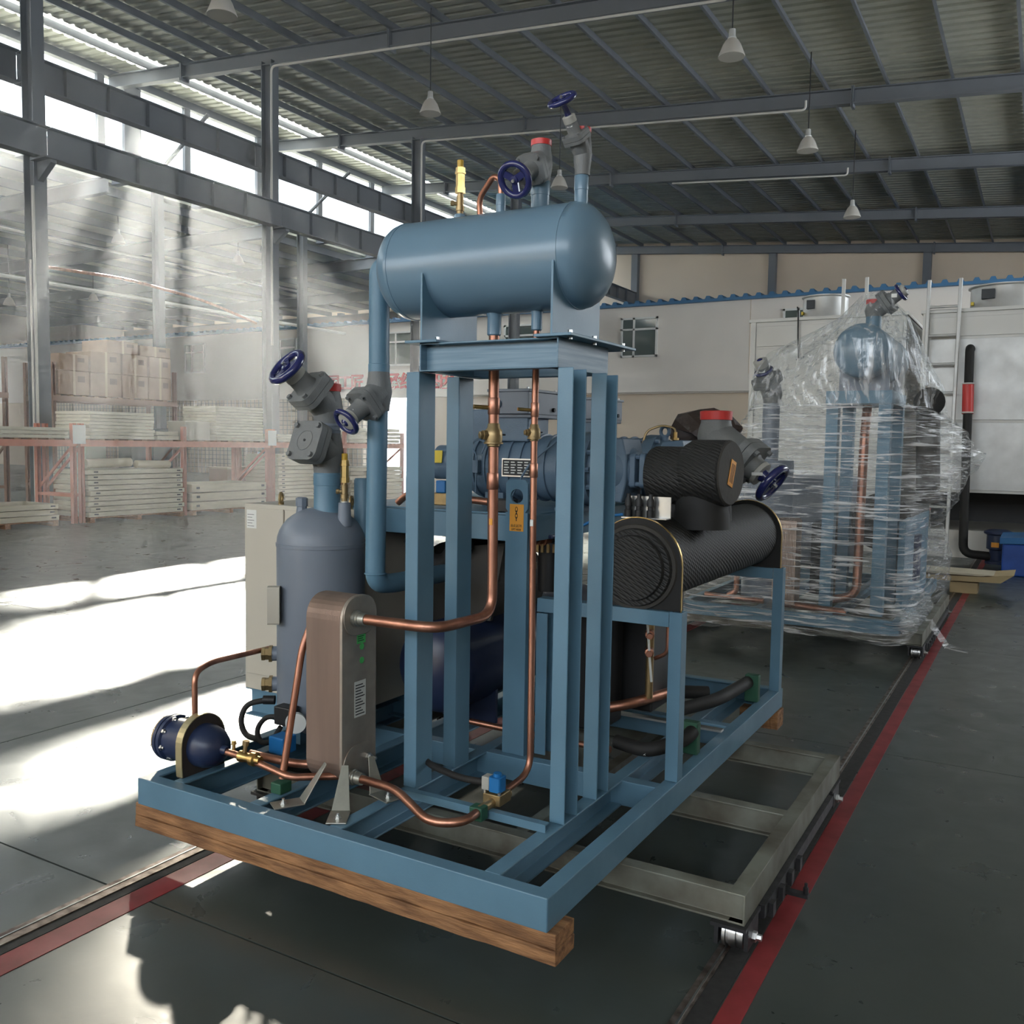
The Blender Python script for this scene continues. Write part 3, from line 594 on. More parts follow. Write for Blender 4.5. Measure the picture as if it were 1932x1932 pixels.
# ---- brazed plate heat exchanger
HX0, HX1, HY0, HY1, HZ0, HZ1 = -2.335, -2.172, 2.525, 2.715, 0.35, 1.055
cy, cz, hw_, hh = (HY0+HY1)/2, (HZ0+HZ1)/2, HY1-HY0, HZ1-HZ0
rows = []; m = MB(); npl = 26
for k in range(npl*2+1):
    ins = 0.0 if k % 2 == 0 else 0.0035
    x = HX0+(HX1-HX0)*k/(npl*2); poly = rrect(hw_-2*ins, hh-2*ins, 0.085-ins, 7); rows.append(len(m.v)); m.v += [(x, cy+a, cz+b) for a, b in poly]
n = len(rrect(1, 1, 0.1, 7))
for A, B in zip(rows, rows[1:]): m.f += [[A+k, A+(k+1) % n, B+(k+1) % n, B+k] for k in range(n)]
m.f += [list(range(rows[0], rows[0]+n)), list(range(rows[-1], rows[-1]+n))[::-1]]
hx = m.build('plate_heat_exchanger', HXM, U, 0)
hx['label'] = 'upright copper-brazed plate heat exchanger'
MB().prism(rrect(hw_+0.006, hh+0.004, 0.088, 8), (HX1, cy, cz), Y_, Z_, X_*0.012).build('cover_plate', HXC, hx, 40, 0.002)
for z in (HZ0+0.075, HZ1-0.074): MB().prism(rrect(hw_-0.004, 0.146, 0.07, 8), (HX1+0.012, cy, z), Y_, Z_, X_*0.005).build('reinforcing_plate', HXC, hx, 40, 0.0015)
for z, y in ((0.975, 2.59), (0.385, 2.572)):
    MB().lathe((HX1+0.017, y, z), X_, [(0, 0.030), (0.012, 0.030), (0.014, 0.026), (0.022, 0.026), (0.024, 0.023), (0.05, 0.0225)], 20).build('nozzle', GALV, hx)
MB().lathe((HX1+0.017, 2.665, 0.435), X_, [(0, 0.016), (0.008, 0.016), (0.009, 0.011), (0.018, 0.011), (0.019, 0.006), (0.04, 0.006)], 6).build('stud_bolt', ZINC, hx, 0)
MB().box(HX1+0.0125, HX1+0.0135, 2.604, 2.652, 0.875, 0.915).build('green_label', GREEN, hx, 0)
for z in (0.862, 0.81): MB().cyl((HX1+0.0125, 2.632, z), (HX1+0.0135, 2.632, z), 0.0125, n=18).build('green_dot', GREEN, hx)
q_ = MB()
for k in range(4): q_.box(HX1+0.0136, HX1+0.0138, 2.608, 2.643-0.006*(k % 2), 0.884+0.008*k, 0.887+0.008*k)
q_.build('label_print', INK, hx, 0)
pl = MB().box(HX1+0.0125, HX1+0.0135, 2.59, 2.655, 0.60, 0.735).build('data_label', PAPER, hx, 0)
q_ = MB()
for k in range(11): q_.box(HX1+0.0136, HX1+0.0138, 2.596, 2.648-0.02*((k*7) % 3)/2, 0.608+0.011*k, 0.612+0.011*k)
q_.build('label_print', INK, hx, 0)
for a, b in (((-2.30, 2.34), (-2.2, 2.50)), ((-2.03, 2.345), (-2.14, 2.52)), ((-1.995, 2.60), (-2.13, 2.64))):
    pts = [Vector((a[0], a[1], ZT+0.003))]; e = Vector((b[0]-a[0], b[1]-a[1], 0)).normalized(); s = Vector((-e.y, e.x, 0))
    br = MB(); A = Vector((a[0], a[1], ZT+0.001)); B = A+e*0.10; Cc = Vector((b[0], b[1], 0.45))
    br.prism([(-0.035, 0), (0.035, 0), (0.035, 0.11), (-0.035, 0.11)], A-e*0.02, s, e, Z_*0.005)
    up_ = (Cc-B); L = up_.length
    br.prism([(-0.033, 0), (0.033, 0), (0.012, L), (-0.012, L)], B-e*0.012, s, up_.normalized(), (up_.normalized().cross(s)).normalized()*0.004)
    bo = br.build('mounting_bracket', GALV, hx, 0, 0.0015)
    MB().lathe(A+e*0.02+Z_*0.004, Z_, [(0, 0.014), (0.003, 0.014), (0.0031, 0.009), (0.012, 0.009), (0.0121, 0.005), (0.02, 0.005)], 6).build('bolt', ZINC, hx, 0)
MB().tube([(-2.385, 2.45, 0.37), (-2.36, 2.53, 0.85), (-2.345, 2.60, 1.0), (-2.325, 2.61, 1.0)], 0.0135, 0.04, 14).build('copper_pipe', COPPER, U)
# ---- float vessel at the front left
FY, FZ = 2.445, 0.425
fv = MB().lathe((-2.80, FY, FZ), X_, [(0, 0.085), (0.03, 0.085), (0.06, 0.078), (0.09, 0.06), (0.105, 0.035), (0.112, 0.018), (0.135, 0.015)], 32).build('float_vessel', NAVY, U, 45, label='dark navy float vessel with a bolted round flange')
MB().lathe((-2.99, FY, FZ), X_, [(0, 0.085), (0.004, 0.092), (0.018, 0.092), (0.019, 0.088), (0.024, 0.088), (0.025, 0.092), (0.04, 0.092), (0.045, 0.082), (0.19, 0.082)], 32).build('flange', NAVY, fv, 40)
MB().lathe((-3.0, FY, FZ), X_, [(-0.012, 0.07), (0, 0.086), (0.01, 0.086)], 32).build('end_cover', BRONZE, fv, 40)
for k in range(8):
    a = 2*PI*k/8+0.2; y, z = FY+0.08*math.cos(a), FZ+0.08*math.sin(a)
    MB().cyl((-3.005, y, z), (-2.93, y, z), 0.0065, n=8).lathe((-2.952, y, z), X_, [(0, 0.012), (0.012, 0.012)], 6).build('flange_bolt', ZINC, fv, 0)
poly = [(-0.105, -0.105), (0.105, -0.105)]+[(0.105*math.cos(PI*k/14), 0.015+0.105*math.sin(PI*k/14)) for k in range(15)]
MB().prism(poly, (-2.825, FY, FZ), Y_, Z_, X_*0.028).build('saddle_pad', mat('brown_insulation', (0.045, 0.035, 0.03), 0.7), fv, 40)
poly = [(0.11*math.cos(PI*k/18), 0.015+0.11*math.sin(PI*k/18)) for k in range(19)]
outer = [(-0.012, -0.11), (-0.112, -0.06)]
band = MB(); pts = [(0.1075, -0.06)]+[(0.1075*math.cos(PI*k/18), 0.015+0.1075*math.sin(PI*k/18)) for k in range(19)]+[(-0.1075, -0.06), (-0.104, -0.10)]
for A, B in zip(pts, pts[1:]):
    ca = Vector((-2.811, FY+(A[0]+B[0])/2, FZ+(A[1]+B[1])/2)); e = Vector((0, B[0]-A[0], B[1]-A[1])); band.obox(ca, 0.034, e.length*1.05, 0.004, X_, e, X_.cross(e))
band.build('clamp_band', BANDM, fv, 0)
MB().tube([(-2.845, FY, FZ+0.08), (-2.845, FY, 0.705), (-2.88, 2.56, 0.72), (-2.93, 2.93, 0.70)], 0.0115, 0.05, 14, 8).build('copper_pipe', COPPER, U)
lp = MB().tube([(-2.67, FY, FZ-0.005), (-2.55, FY, 0.415), (-2.34, FY+0.0, 0.385), (-2.2, FY+0.12, 0.38)], 0.0135, 0.03, 14).build('copper_pipe', COPPER, U)
MB().lathe((-2.56, FY, 0.418), X_, [(-0.04, 0.016), (-0.035, 0.022), (-0.02, 0.022), (-0.01, 0.018), (0.02, 0.018), (0.025, 0.026), (0.045, 0.026), (0.05, 0.017), (0.07, 0.016)], 16).build('brass_fitting', BRASS, lp)
MB().lathe((-2.575, FY, 0.425), Vector((0.1, 0.1, 1)), [(0.01, 0.008), (0.035, 0.008), (0.036, 0.0125), (0.055, 0.0125)], 8).build('fitting_cap', BRONZE, lp, 0)
MB().lathe((-2.63, FY, 0.425), Z_, [(0.01, 0.006), (0.03, 0.006), (0.032, 0.010), (0.046, 0.008)], 8).build('fitting_cap', BRASS, lp, 0)
MB().tube([(-2.62, 2.52, 0.40), (-2.4, 2.53, 0.40), (-2.25, 2.6, 0.40)], 0.016, 0.04, 14).build('copper_pipe', COPPER, U)
MB().box(-2.41, -2.36, FY-0.03, FY+0.03, ZT+0.001, 0.362).build('pipe_clamp', DGREEN, U, 0, 0.004)
# ---- vertical oil separator
VX, VY, VR = -2.715, 3.03, 0.19
P = [(0.34, 0.0), (0.345, 0.06), (0.36, 0.12), (0.39, 0.17), (0.43, VR), (1.165, VR), (1.166, VR+0.003), (1.18, VR+0.003), (1.181, VR)]
for k in range(1, 10): a = PI/2*k/9; P.append((1.181+0.165*math.sin(a)**0.85 if False else 1.181+0.155*math.sin(a), VR*math.cos(a)))
vs_ = MB().lathe((VX, VY, 0), Z_, P, 56).build('oil_separator', GREYBLUE, U, 50, label='upright grey-blue oil separator vessel with a domed top')
for k in range(3):
    a = 2*PI*k/3+0.5; MB().box(VX+0.13*math.cos(a)-0.02, VX+0.13*math.cos(a)+0.02, VY+0.13*math.sin(a)-0.02, VY+0.13*math.sin(a)+0.02, ZT, 0.42).build('leg', BLUE, vs_, 0)
NX, NY = -2.682, 3.03
MB().lathe((NX, NY, 1.30), Z_, [(0, 0.07), (0.03, 0.057), (0.13, 0.056), (0.131, 0.058), (0.18, 0.058), (0.182, 0.056), (0.2, 0.056)], 28).build('nozzle', BLUE, vs_)
valve((NX, NY), 1.485, 1.665, 0.058, (-0.08, -0.88, 0.34), 0.2, 0.08, cap=False, wheel=False, label='grey check valve with a square bolted cover')
MB().lathe((NX, NY, 1.655), Z_, [(0, 0.058), (0.012, 0.058), (0.013, 0.055), (0.03, 0.055), (0.032, 0.058), (0.042, 0.058)], 26).build('pipe_collar', GREYBLUE, U)
valve((NX, NY), 1.69, 1.84, 0.056, (-0.22, -0.74, 0.64), 0.25, 0.092, nk=0.72, label='grey stop valve above the oil separator')
MB().lathe((NX+0.085, NY+0.14, 1.20), Z_, [(0, 0.04), (0.25, 0.04), (0.26, 0.035)], 20).build('nozzle', BLUE, vs_)
MB().lathe((-2.575, 3.02, 1.26), Z_, [(0, 0.03), (0.10, 0.026), (0.101, 0.02)], 18).build('nozzle', GREYBLUE, vs_)
relief(-2.575, 3.02, 1.365, 0.205, U)
MB().lathe((-2.80, 3.0, 1.30), Z_, [(0, 0.026), (0.03, 0.022), (0.035, 0.022), (0.036, 0.026), (0.07, 0.026), (0.075, 0.018)], 8).build('plug', GREYBLUE, vs_, 0)
for z in (0.69, 0.555):
    d = Vector((-0.78, -0.62, 0)); c = Vector((VX, VY, z))+d*0.185
    g = MB().lathe(c, d, [(0, 0.032), (0.025, 0.032)], 20).build('sight_glass_boss', GREYBLUE, vs_)
    MB().lathe(c+d*0.025, d, [(0, 0.038), (0.014, 0.038), (0.015, 0.028), (0.03, 0.028), (0.031, 0.03), (0.045, 0.03)], 6).build('sight_glass', BRONZE, vs_, 0)
    MB().cyl(c+d*0.07, c+d*0.072, 0.018, n=18).build('glass_disc', PANE, vs_)
MB().prism(rrect(0.055, 0.16, 0.008), (VX-0.055, VY-0.195, 0.925), Vector((0.62, -0.78, 0)), Z_, Vector((-0.78, -0.62, 0))*0.05).build('terminal_box', CABI, vs_, 30, label='pale beige junction box on the vessel side')
MB().lathe((VX-0.15, VY-0.13, 0.485), Vector((-0.85, -0.5, 0)), [(0, 0.02), (0.05, 0.02), (0.052, 0.014)], 12).build('hose_fitting', BLACK, vs_)
MB().tube([(VX-0.18, VY-0.15, 0.485), (VX-0.25, VY-0.20, 0.47), (VX-0.27, VY-0.22, 0.40), (VX-0.22, VY-0.24, 0.345), (VX-0.12, VY-0.25, 0.345)], 0.0125, 0.05, 12, 6).build('black_conduit', RUBBER, U)
MB().tube([(VX-0.02, VY-0.24, 0.46), (VX-0.09, VY-0.25, 0.45), (VX-0.13, VY-0.26, 0.39), (VX-0.09, VY-0.28, 0.345), (VX-0.02, VY-0.28, 0.36), (VX+0.02, VY-0.27, 0.43)], 0.011, 0.04, 12, 6).build('black_conduit', RUBBER, U)
MB().box(VX-0.03, VX+0.06, VY-0.26, VY-0.20, 0.43, 0.51).build('level_switch', BLACK, U, 0, 0.006)
MB().cyl((VX+0.09, VY-0.255, 0.46), (VX+0.11, VY-0.275, 0.46), 0.042, n=24).build('round_dial', PAPER, U)
MB().box(VX+0.04, VX+0.12, VY-0.36, VY-0.28, ZT+0.03, ZT+0.10).build('solenoid_coil', COIL, U, 0, 0.006)
# ---- control cabinet on outriggers
CX0, CX1, CY0, CY1, CZ0, CZ1 = -3.41, -2.66, 3.235, 3.75, 0.385, 1.31
cb = MB().box(CX0+0.008, CX1, CY0+0.006, CY1, CZ0, CZ1).build('control_cabinet', CABI, U, 0, 0.004, label='beige sheet-steel control cabinet')
MB().box(CX0+0.02, CX0+0.275, CY0-0.004, CY0+0.006, CZ0+0.08, CZ1-0.02).build('cabinet_door', CABI, cb, 0, 0.003)
MB().box(CX0+0.285, CX1-0.02, CY0-0.004, CY0+0.006, CZ0+0.08, CZ1-0.02).build('cabinet_door', CABI, cb, 0, 0.003)
lb = MB().box(CX0+0.035, CX0+0.10, CY0-0.0055, CY0-0.004, 1.19, 1.28).build('data_label', PAPER, cb, 0)
q_ = MB()
for k in range(5): q_.box(CX0+0.04, CX0+0.085-0.012*(k % 2), CY0-0.0058, CY0-0.0055, 1.20+0.014*k, 1.202+0.014*k)
q_.build('label_print', INK, cb, 0)
for x in (CX0+0.21, CX1-0.1): MB().torus((x, CY0+0.05, CZ1+0.032), Vector((0.9, 0.5, 0)), 0.024, 0.007, 24, 8).cyl((x, CY0+0.05, CZ1), (x, CY0+0.05, CZ1+0.012), 0.014, n=12).build('lifting_eye', BRONZE, cb)
for y in (CY0+0.06, CY1-0.08):
    MB().ibeam((CX0+0.0, y, 0.245), X_*0.75, 0.14, 0.09, 0.008, 0.008, Y_).build('outrigger', BLUE, cb, 0)
# ---- horizontal economiser drum under the compressor frame
DXc, DZc, DR_ = -2.30, 0.62, 0.205
P = [(3.24+0.10*(1-math.sin(PI/2*(k/8))), DR_*math.sin(PI/2*(1-(1-k/8)))) for k in range(9)]
P = [(3.34-0.10*math.cos(PI/2*k/8), DR_*math.sin(PI/2*k/8)) for k in range(9)]+[(4.75, DR_)]+[(4.75+0.10*math.sin(PI/2*k/8), DR_*math.cos(PI/2*k/8)) for k in range(1, 9)]
dr = MB().lathe((DXc, 0, DZc), Y_, P, 48).build('drum', NAVY, U, 50, label='dark navy horizontal drum behind the stand posts')
for y in (3.6, 4.5): MB().box(DXc-0.15, DXc+0.15, y-0.01, y+0.01, ZT, DZc-0.14).build('drum_saddle', NAVY, dr, 0)
MB().lathe((-2.42, 3.62, 0.92), Y_, [(0, 0.02), (0.0, 0.20), (0.02, 0.235), (0.5, 0.235)], 32).build('insulated_drum', FOAMS, U, 40)
MB().tube([(-2.49, 3.40, 1.19), (-2.45, 3.46, 1.06), (-2.36, 3.48, 1.06), (-2.25, 3.46, 1.18)], 0.05, 0.09, 16).build('insulated_elbow', RUBBER, U)
MB().prism([(0, 0), (0.20, 0.0), (0.27, 0.36), (0.05, 0.33)], (-2.33, 3.5, 0.82), X_, Z_, Y_*0.02).build('foam_sheet', FOAMS, U, 0)
# ---- compressor frame with lifting lugs
FZ0, FZ1 = 1.217, 1.324
MB().chan((-2.92, 3.28, FZ0), X_*1.10, 0.107, 0.05, 0.008, Y_, Z_).build('frame_beam', BLUE, U, 0, 0.002)
MB().chan((-1.82, 3.28, FZ0), Y_*1.67, 0.107, 0.05, 0.008, -X_, Z_).build('frame_beam', BLUE, U, 0, 0.002)
MB().chan((-2.92, 3.33, FZ0), Y_*1.57, 0.107, 0.05, 0.008, X_, Z_).build('frame_beam', BLUE, U, 0, 0.002)
MB().chan((-2.92, 4.95, FZ0), X_*1.10, 0.107, 0.05, 0.008, -Y_, Z_).build('frame_beam', BLUE, U, 0, 0.002)
for y, t in ((3.272, 0.012), (4.93, 0.012)):
    # lug post: plate with a round lifting hole
    x0, x1, zc, r = -1.924, -1.820, 1.407, 0.030; xc = (x0+x1)/2; n = 24
    m = MB(); ring = []
    outer = []
    for k in range(n):
        a = 2*PI*k/n; dx, dz = math.cos(a), math.sin(a); s = min((x1-xc)/abs(dx) if abs(dx) > 1e-6 else 9, 0.068/abs(dz) if abs(dz) > 1e-6 else 9)
        outer.append((xc+dx*s, zc+dz*s)); ring.append((xc+r*dx, zc+r*dz))
    for yy in (y, y+t):
        m.v += [(a, yy, b) for a, b in outer]+[(a, yy, b) for a, b in ring]
    for k in range(n):
        k2 = (k+1) % n
        m.f += [[k, k2, n+k2, n+k], [2*n+k, 3*n+k, 3*n+k2, 2*n+k2], [n+k, n+k2, 3*n+k2, 3*n+k], [k, 2*n+k, 2*n+k2, k2]]
    m.box(x0, x1, y, y+t, ZT, zc-0.0675)
    m.box(x0, x0+0.008, y+t, y+0.06, ZT, FZ0).box(x1-0.008, x1, y+t, y+0.06, ZT, FZ0)
    lug = m.build('lifting_post', BLUE, U, 0)
    if y < 4:
        st = MB().box(xc-0.032, xc+0.034, y-0.0012, y-0.0002, 1.262, 1.374).build('warning_sticker', ORANGE, lug, 0, label='orange lifting sticker with a chain symbol')
        for zz, rr in ((1.352, 0), (1.340, 1), (1.326, 0), (1.313, 1)):
            if rr == 0:
                q = MB(); 
                for k in range(14):
                    a = 2*PI*k/14; b = 2*PI*(k+1)/14
                    A = Vector((xc+0.0055*math.cos(a), y-0.0016, zz+0.0105*math.sin(a))); B = Vector((xc+0.0055*math.cos(b), y-0.0016, zz+0.0105*math.sin(b)))
                    q.obox((A+B)/2, (B-A).length*1.15, 0.0004, 0.0022, B-A, Y_, (B-A).cross(Y_))
                q.build('chain_link', INK, lug, 0)
            else: MB().box(xc-0.0018, xc+0.0018, y-0.0018, y-0.0014, zz-0.009, zz+0.009).build('chain_link', INK, lug, 0)
        text('lettering', '由此起吊', INK, lug, (xc, y-0.0014, 1.284), X_, Z_, 0.0135, 0.0002)
        text('lettering', 'LIFT HERE', INK, lug, (xc, y-0.0014, 1.269), X_, Z_, 0.0105, 0.0002, bold=0.0002)
# ---- screw compressors
def compressor(y, first):
    z = 1.515; x0 = -2.60; R = 0.148
    P = [(0, 0.0), (0, 0.072), (0.13, 0.072), (0.13, 0.115), (0.165, 0.118), (0.165, 0.105), (0.21, 0.115), (0.27, R), (0.82, R), (0.82, R+0.018), (0.88, R+0.018), (0.88, R-0.01), (0.97, 0.135), (1.02, 0.115), (1.06, 0.08), (1.06, 0.0)]
    b = MB().lathe((x0, y, z), X_, P, 44).build('compressor', COMPBLUE, U, 40, label='blue cast screw compressor nearer the stand' if first else 'blue cast screw compressor behind the other one')
    for k in range(9): MB().lathe((x0+0.30+0.062*k, y, z), X_, [(-0.006, R-0.004), (-0.004, R+0.008), (0.004, R+0.008), (0.006, R-0.004)], 44).build('casting_rib', COMPBLUE, b, 30)
    for a in (-0.15, PI+0.15): MB().box(x0+0.28, x0+0.82, y+(R-0.004)*math.cos(a)-0.006, y+(R+0.004)*math.cos(a)+0.006, z-0.006, z+0.006).build('casting_rib', COMPBLUE, b, 0)
    for k in range(12):
        a = 2*PI*k/12; MB().lathe((x0+0.80, y+(R+0.004)*math.cos(a), z+(R+0.004)*math.sin(a)), X_, [(0, 0.012), (0.10, 0.012)], 6).build('flange_bolt', COMPBLUE, b, 0)
    # end bell lug plate and square suction flange
    MB().prism([(-0.11, -0.05), (-0.075, -0.13), (0.03, -0.14), (0.05, -0.055), (0.05, 0.055), (0.03, 0.14), (-0.075, 0.13), (-0.11, 0.05)], (x0+1.0, y-0.10, z), X_, Z_, Y_*0.2).build('end_bell', COMPBLUE, b, 30, 0.006)
    for dx in (1.055, 1.10): MB().prism(rrect(0.15, 0.15, 0.02), (x0+dx, y-0.005, z+0.0), Y_, Z_, X_*0.026).build('suction_flange', COMPBLUE, b, 30, 0.003)
    for a in (-1, 1):
        for e in (-1, 1): MB().cyl((x0+1.04, y-0.005+a*0.058, z+e*0.058), (x0+1.16, y-0.005+a*0.058, z+e*0.058), 0.010, n=8).build('flange_bolt', COMPBLUE, b, 0)
    # terminal box on its neck
    bx = -2.22; n_ = MB().box(bx+0.01, bx+0.19, y-0.11, y+0.09, z+R-0.03, z+R+0.095).build('box_neck', COMPBLUE, b, 0, 0.006)
    tb = MB().box(bx-0.005, bx+0.205, y-0.135, y+0.17, z+R+0.095, z+R+0.20).build('terminal_box', GREYBLUE, b, 0, 0.003)
    MB().box(bx-0.012, bx+0.212, y-0.142, y+0.177, z+R+0.195, z+R+0.208).build('box_lid', GREYBLUE, b, 0, 0.003)
    MB().box(bx-0.0, bx+0.21, y-0.12, y+0.15, z+R+0.078, z+R+0.095).build('box_base', GREYBLUE, b, 0, 0.003)
    MB().lathe((bx+0.04, y-0.135, z+R+0.14), -Y_, [(0, 0.024), (0.006, 0.024), (0.014, 0.017), (0.016, 0.0)], 20).build('gland_plug', COMPBLUE, b)
    MB().lathe((bx+0.205, y+0.10, z+R+0.12), X_, [(0, 0.010), (0.012, 0.010)], 14).build('gland_plug', BLACK, b)
    for ax, ay in ((0.02, -0.12), (0.19, -0.12), (0.19, 0.15), (0.02, 0.15)): MB().cyl((bx+ax, y+ay, z+R+0.205), (bx+ax, y+ay, z+R+0.216), 0.006, n=6).build('lid_screw', ZINC, b, 0)
    if first:
        d = Vector((0, -math.cos(0.12), math.sin(0.12)*0+0.1)).normalized(); npx = x0+0.47
        pl = MB().box(npx, npx+0.15, y-R-0.014, y-R-0.010, z-0.035, z+0.035).build('nameplate', DARK, b, 0, label='black nameplate with rows of small white print')
        MB().box(npx-0.006, npx+0.156, y-R-0.011, y-R-0.009, z-0.041, z+0.041).build('nameplate_rim', ZINC, b, 0)
        q_ = MB()
        for r_ in range(5):
            for c_ in range(4): q_.box(npx+0.008+0.035*c_, npx+0.034+0.035*c_-0.006*((r_+c_) % 2), y-R-0.0148, y-R-0.0142, z+0.022-0.012*r_, z+0.027-0.012*r_)
        q_.build('nameplate_print', PAPER, b, 0)
        MB().tube([(x0+0.33, y-R-0.02, z-0.12), (x0+0.34, y-R-0.03, z+0.06), (x0+0.30, y-R-0.025, z+0.09), (x0+0.33, y-R-0.02, z+0.13), (x0+0.38, y-R-0.01, z+0.11), (x0+0.36, y-R-0.02, z+0.06)], 0.004, 0.03, 8).build('capillary_tube', COMPBLUE, b)
        MB().tube([(x0+0.50, y-R-0.02, z-0.17), (x0+0.62, y-R-0.04, z+0.02), (x0+0.72, y-0.12, z+0.12)], 0.005, 0.06, 8).build('capillary_tube', COMPBLUE, b)
        MB().box(x0+0.31, x0+0.345, y-R-0.03, y-R+0.02, z-0.03, z+0.03).build('bracket', COMPBLUE, b, 0, 0.003)
        MB().cyl((x0+0.02, y, z+0.02), (x0+0.12, y, z+0.02), 0.076, n=28).build('sleeve', COMPBLUE, b)
        MB().prism([(-0.045, -0.03), (0.03, -0.03), (0.035, 0.03), (-0.04, 0.03)], (x0+0.05, y-0.085, z+0.04), X_, Z_, Y_*0.004).build('yellow_label', YSTICK, b, 0)
        MB().box(x0+0.22, x0+0.36, y-0.05, y+0.05, z+R-0.04, z+R+0.12).build('oil_block', COMPBLUE, b, 0, 0.006)
    for x in (x0+0.40, x0+0.78): MB().box(x-0.05, x+0.05, y-0.12, y+0.12, FZ1, z-R+0.03).box(x-0.06, x+0.06, y-0.13, y+0.13, FZ1, FZ1+0.02).build('foot', COMPBLUE, b, 0, 0.004)
    for x in (x0+0.40, x0+0.78): MB().lathe((x, y-0.11, FZ1+0.02), Z_, [(0, 0.02), (0.006, 0.02), (0.007, 0.014), (0.02, 0.014), (0.021, 0.008), (0.035, 0.008)], 6).build('foot_bolt', ZINC, b, 0)
    ex = x0+0.90
    MB().torus((ex, y, z+R+0.035), Vector((0.3, 1, 0)), 0.026, 0.009, 24, 8).cyl((ex, y, z+R-0.02), (ex, y, z+R+0.01), 0.02, n=12).build('eye_bolt', COMPBLUE, b)
    return b
compressor(3.75, True); k2 = compressor(4.5, False)
MB().tube([(-1.79, 4.40, 1.60), (-1.77, 4.42, 1.70), (-1.70, 4.45, 1.73), (-1.63, 4.46, 1.715), (-1.63, 4.46, 1.67)], 0.006, 0.03, 8).build('oil_line', BRONZE, k2)
MB().lathe((-1.63, 4.46, 1.655), Z_, [(0, 0.02), (0.01, 0.02), (0.012, 0.011), (0.04, 0.011)], 6).build('fitting', BRASS, k2, 0)
MB().box(-2.88, -1.84, 3.33, 4.92, FZ1, FZ1+0.006).build('deck_plate', BLUE, U, 0)
MB().tube([(-2.55, 3.36, 1.345), (-2.5, 3.36, 1.385), (-2.35, 3.37, 1.385), (-1.98, 3.37, 1.365)], 0.016, 0.03, 12).build('copper_pipe', COPPER, U)
MB().box(-2.33, -2.28, 3.345, 3.395, 1.40, 1.455).build('solenoid_coil', COIL, U, 0, 0.005)
MB().box(-2.345, -2.25, 3.34, 3.41, 1.345, 1.40).build('solenoid_body', BRONZE, U, 0, 0.005)
MB().box(-2.06, -1.95, 3.34, 3.42, 1.332, 1.385).build('valve_block', BLACK, U, 0, 0.004)
# oil filter group hanging under the frame beside the lug
of = MB().lathe((-1.86, 3.55, 0.98), Z_, [(0, 0.05), (0.17, 0.05), (0.171, 0.064), (0.215, 0.064), (0.216, 0.04), (0.24, 0.04)], 28).build('oil_filter', BLACK, U)
for k in range(16):
    a = 2*PI*k/16; MB().box(-1.86+0.066*math.cos(a)-0.006, -1.86+0.066*math.cos(a)+0.006, 3.55+0.066*math.sin(a)-0.006, 3.55+0.066*math.sin(a)+0.006, 1.155, 1.192).build('knurl', BRONZE, of, 0)
MB().lathe((-1.86, 3.52, 1.215), Vector((-0.3, -1, 0)), [(0, 0.035), (0.035, 0.035), (0.036, 0.026), (0.06, 0.026), (0.061, 0.016), (0.10, 0.016)], 20).build('copper_fitting', COPPER, of)
MB().box(-1.96, -1.80, 3.46, 3.64, 1.235, FZ0).build('mount', NAVY, of, 0, 0.006)
MB().lathe((-1.98, 3.60, 1.0), Z_, [(0, 0.022), (0.06, 0.022), (0.062, 0.026), (0.09, 0.026), (0.092, 0.020), (0.2, 0.020)], 14).build('strainer', BRONZE, U)
# lower pipework and control boxes seen between the posts
MB().tube([(-2.05, 3.55, 0.37), (-1.86, 3.60, 0.40), (-1.55, 3.75, 0.47), (-1.45, 4.1, 0.47)], 0.024, 0.06, 12).build('copper_pipe', COPPER, U)
MB().tube([(-2.2, 3.45, 0.36), (-1.75, 3.46, 0.35), (-1.5, 3.44, 0.36)], 0.014, 0.04, 12).build('copper_pipe', COPPER, U)
MB().box(-1.66, -1.50, 3.9, 4.3, 0.40, 0.93).build('control_box', BLACK, U, 0, 0.01)
MB().box(-1.76, -1.63, 3.62, 3.86, 0.36, 0.90).build('control_box', BLACK, U, 0, 0.01)
vb = MB().tube([(-1.50, 3.86, 0.48), (-1.50, 3.86, 0.96)], 0.018, 0, 12).build('valve_manifold', BRONZE, U)
for z in (0.86, 0.78, 0.70): MB().lathe((-1.50, 3.85, z), Vector((0.4, -1, 0)), [(0, 0.022), (0.05, 0.02), (0.052, 0.013), (0.08, 0.013)], 10).build('manifold_valve', COPPER, vb)
MB().tube([(-1.52, 3.83, 0.92), (-1.49, 3.80, 0.82), (-1.48, 3.80, 0.70), (-1.47, 3.81, 0.57)], 0.006, 0.06, 8).build('white_tube', PAPER, vb)
MB().tube([(-1.47, 3.84, 0.86), (-1.41, 3.84, 0.84), (-1.41, 3.84, 0.70), (-1.47, 3.84, 0.67)], 0.009, 0.03, 8).build('copper_loop', COPPER, vb)
MB().tube([(-1.52, 3.55, 0.36), (-1.36, 3.50, 0.36), (-1.24, 3.62, 0.40), (-1.23, 3.68, 0.42)], 0.03, 0.07, 14).build('insulated_hose', RUBBER, U, label='black insulated hose')
hs = MB().tube([(-1.42, 4.0, 0.40), (-1.30, 4.25, 0.41), (-1.26, 4.62, 0.42)], 0.032, 0.1, 14).build('insulated_hose', RUBBER, U)
text('lettering', 'armaflex', PAPER, U, (-1.40, 3.498, 0.352), Vector((1, -0.25, 0)), Z_, 0.022, 0.0003)
MB().tube([(-1.60, 4.2, 0.42), (-1.38, 4.35, 0.41)], 0.032, 0, 14).build('insulated_hose', RUBBER, U)
for y in (3.69, 4.64): MB().box(-1.275, -1.205, y-0.02, y+0.025, ZT+0.001, 0.46).build('pipe_clamp', DGREEN, U, 0, 0.005)
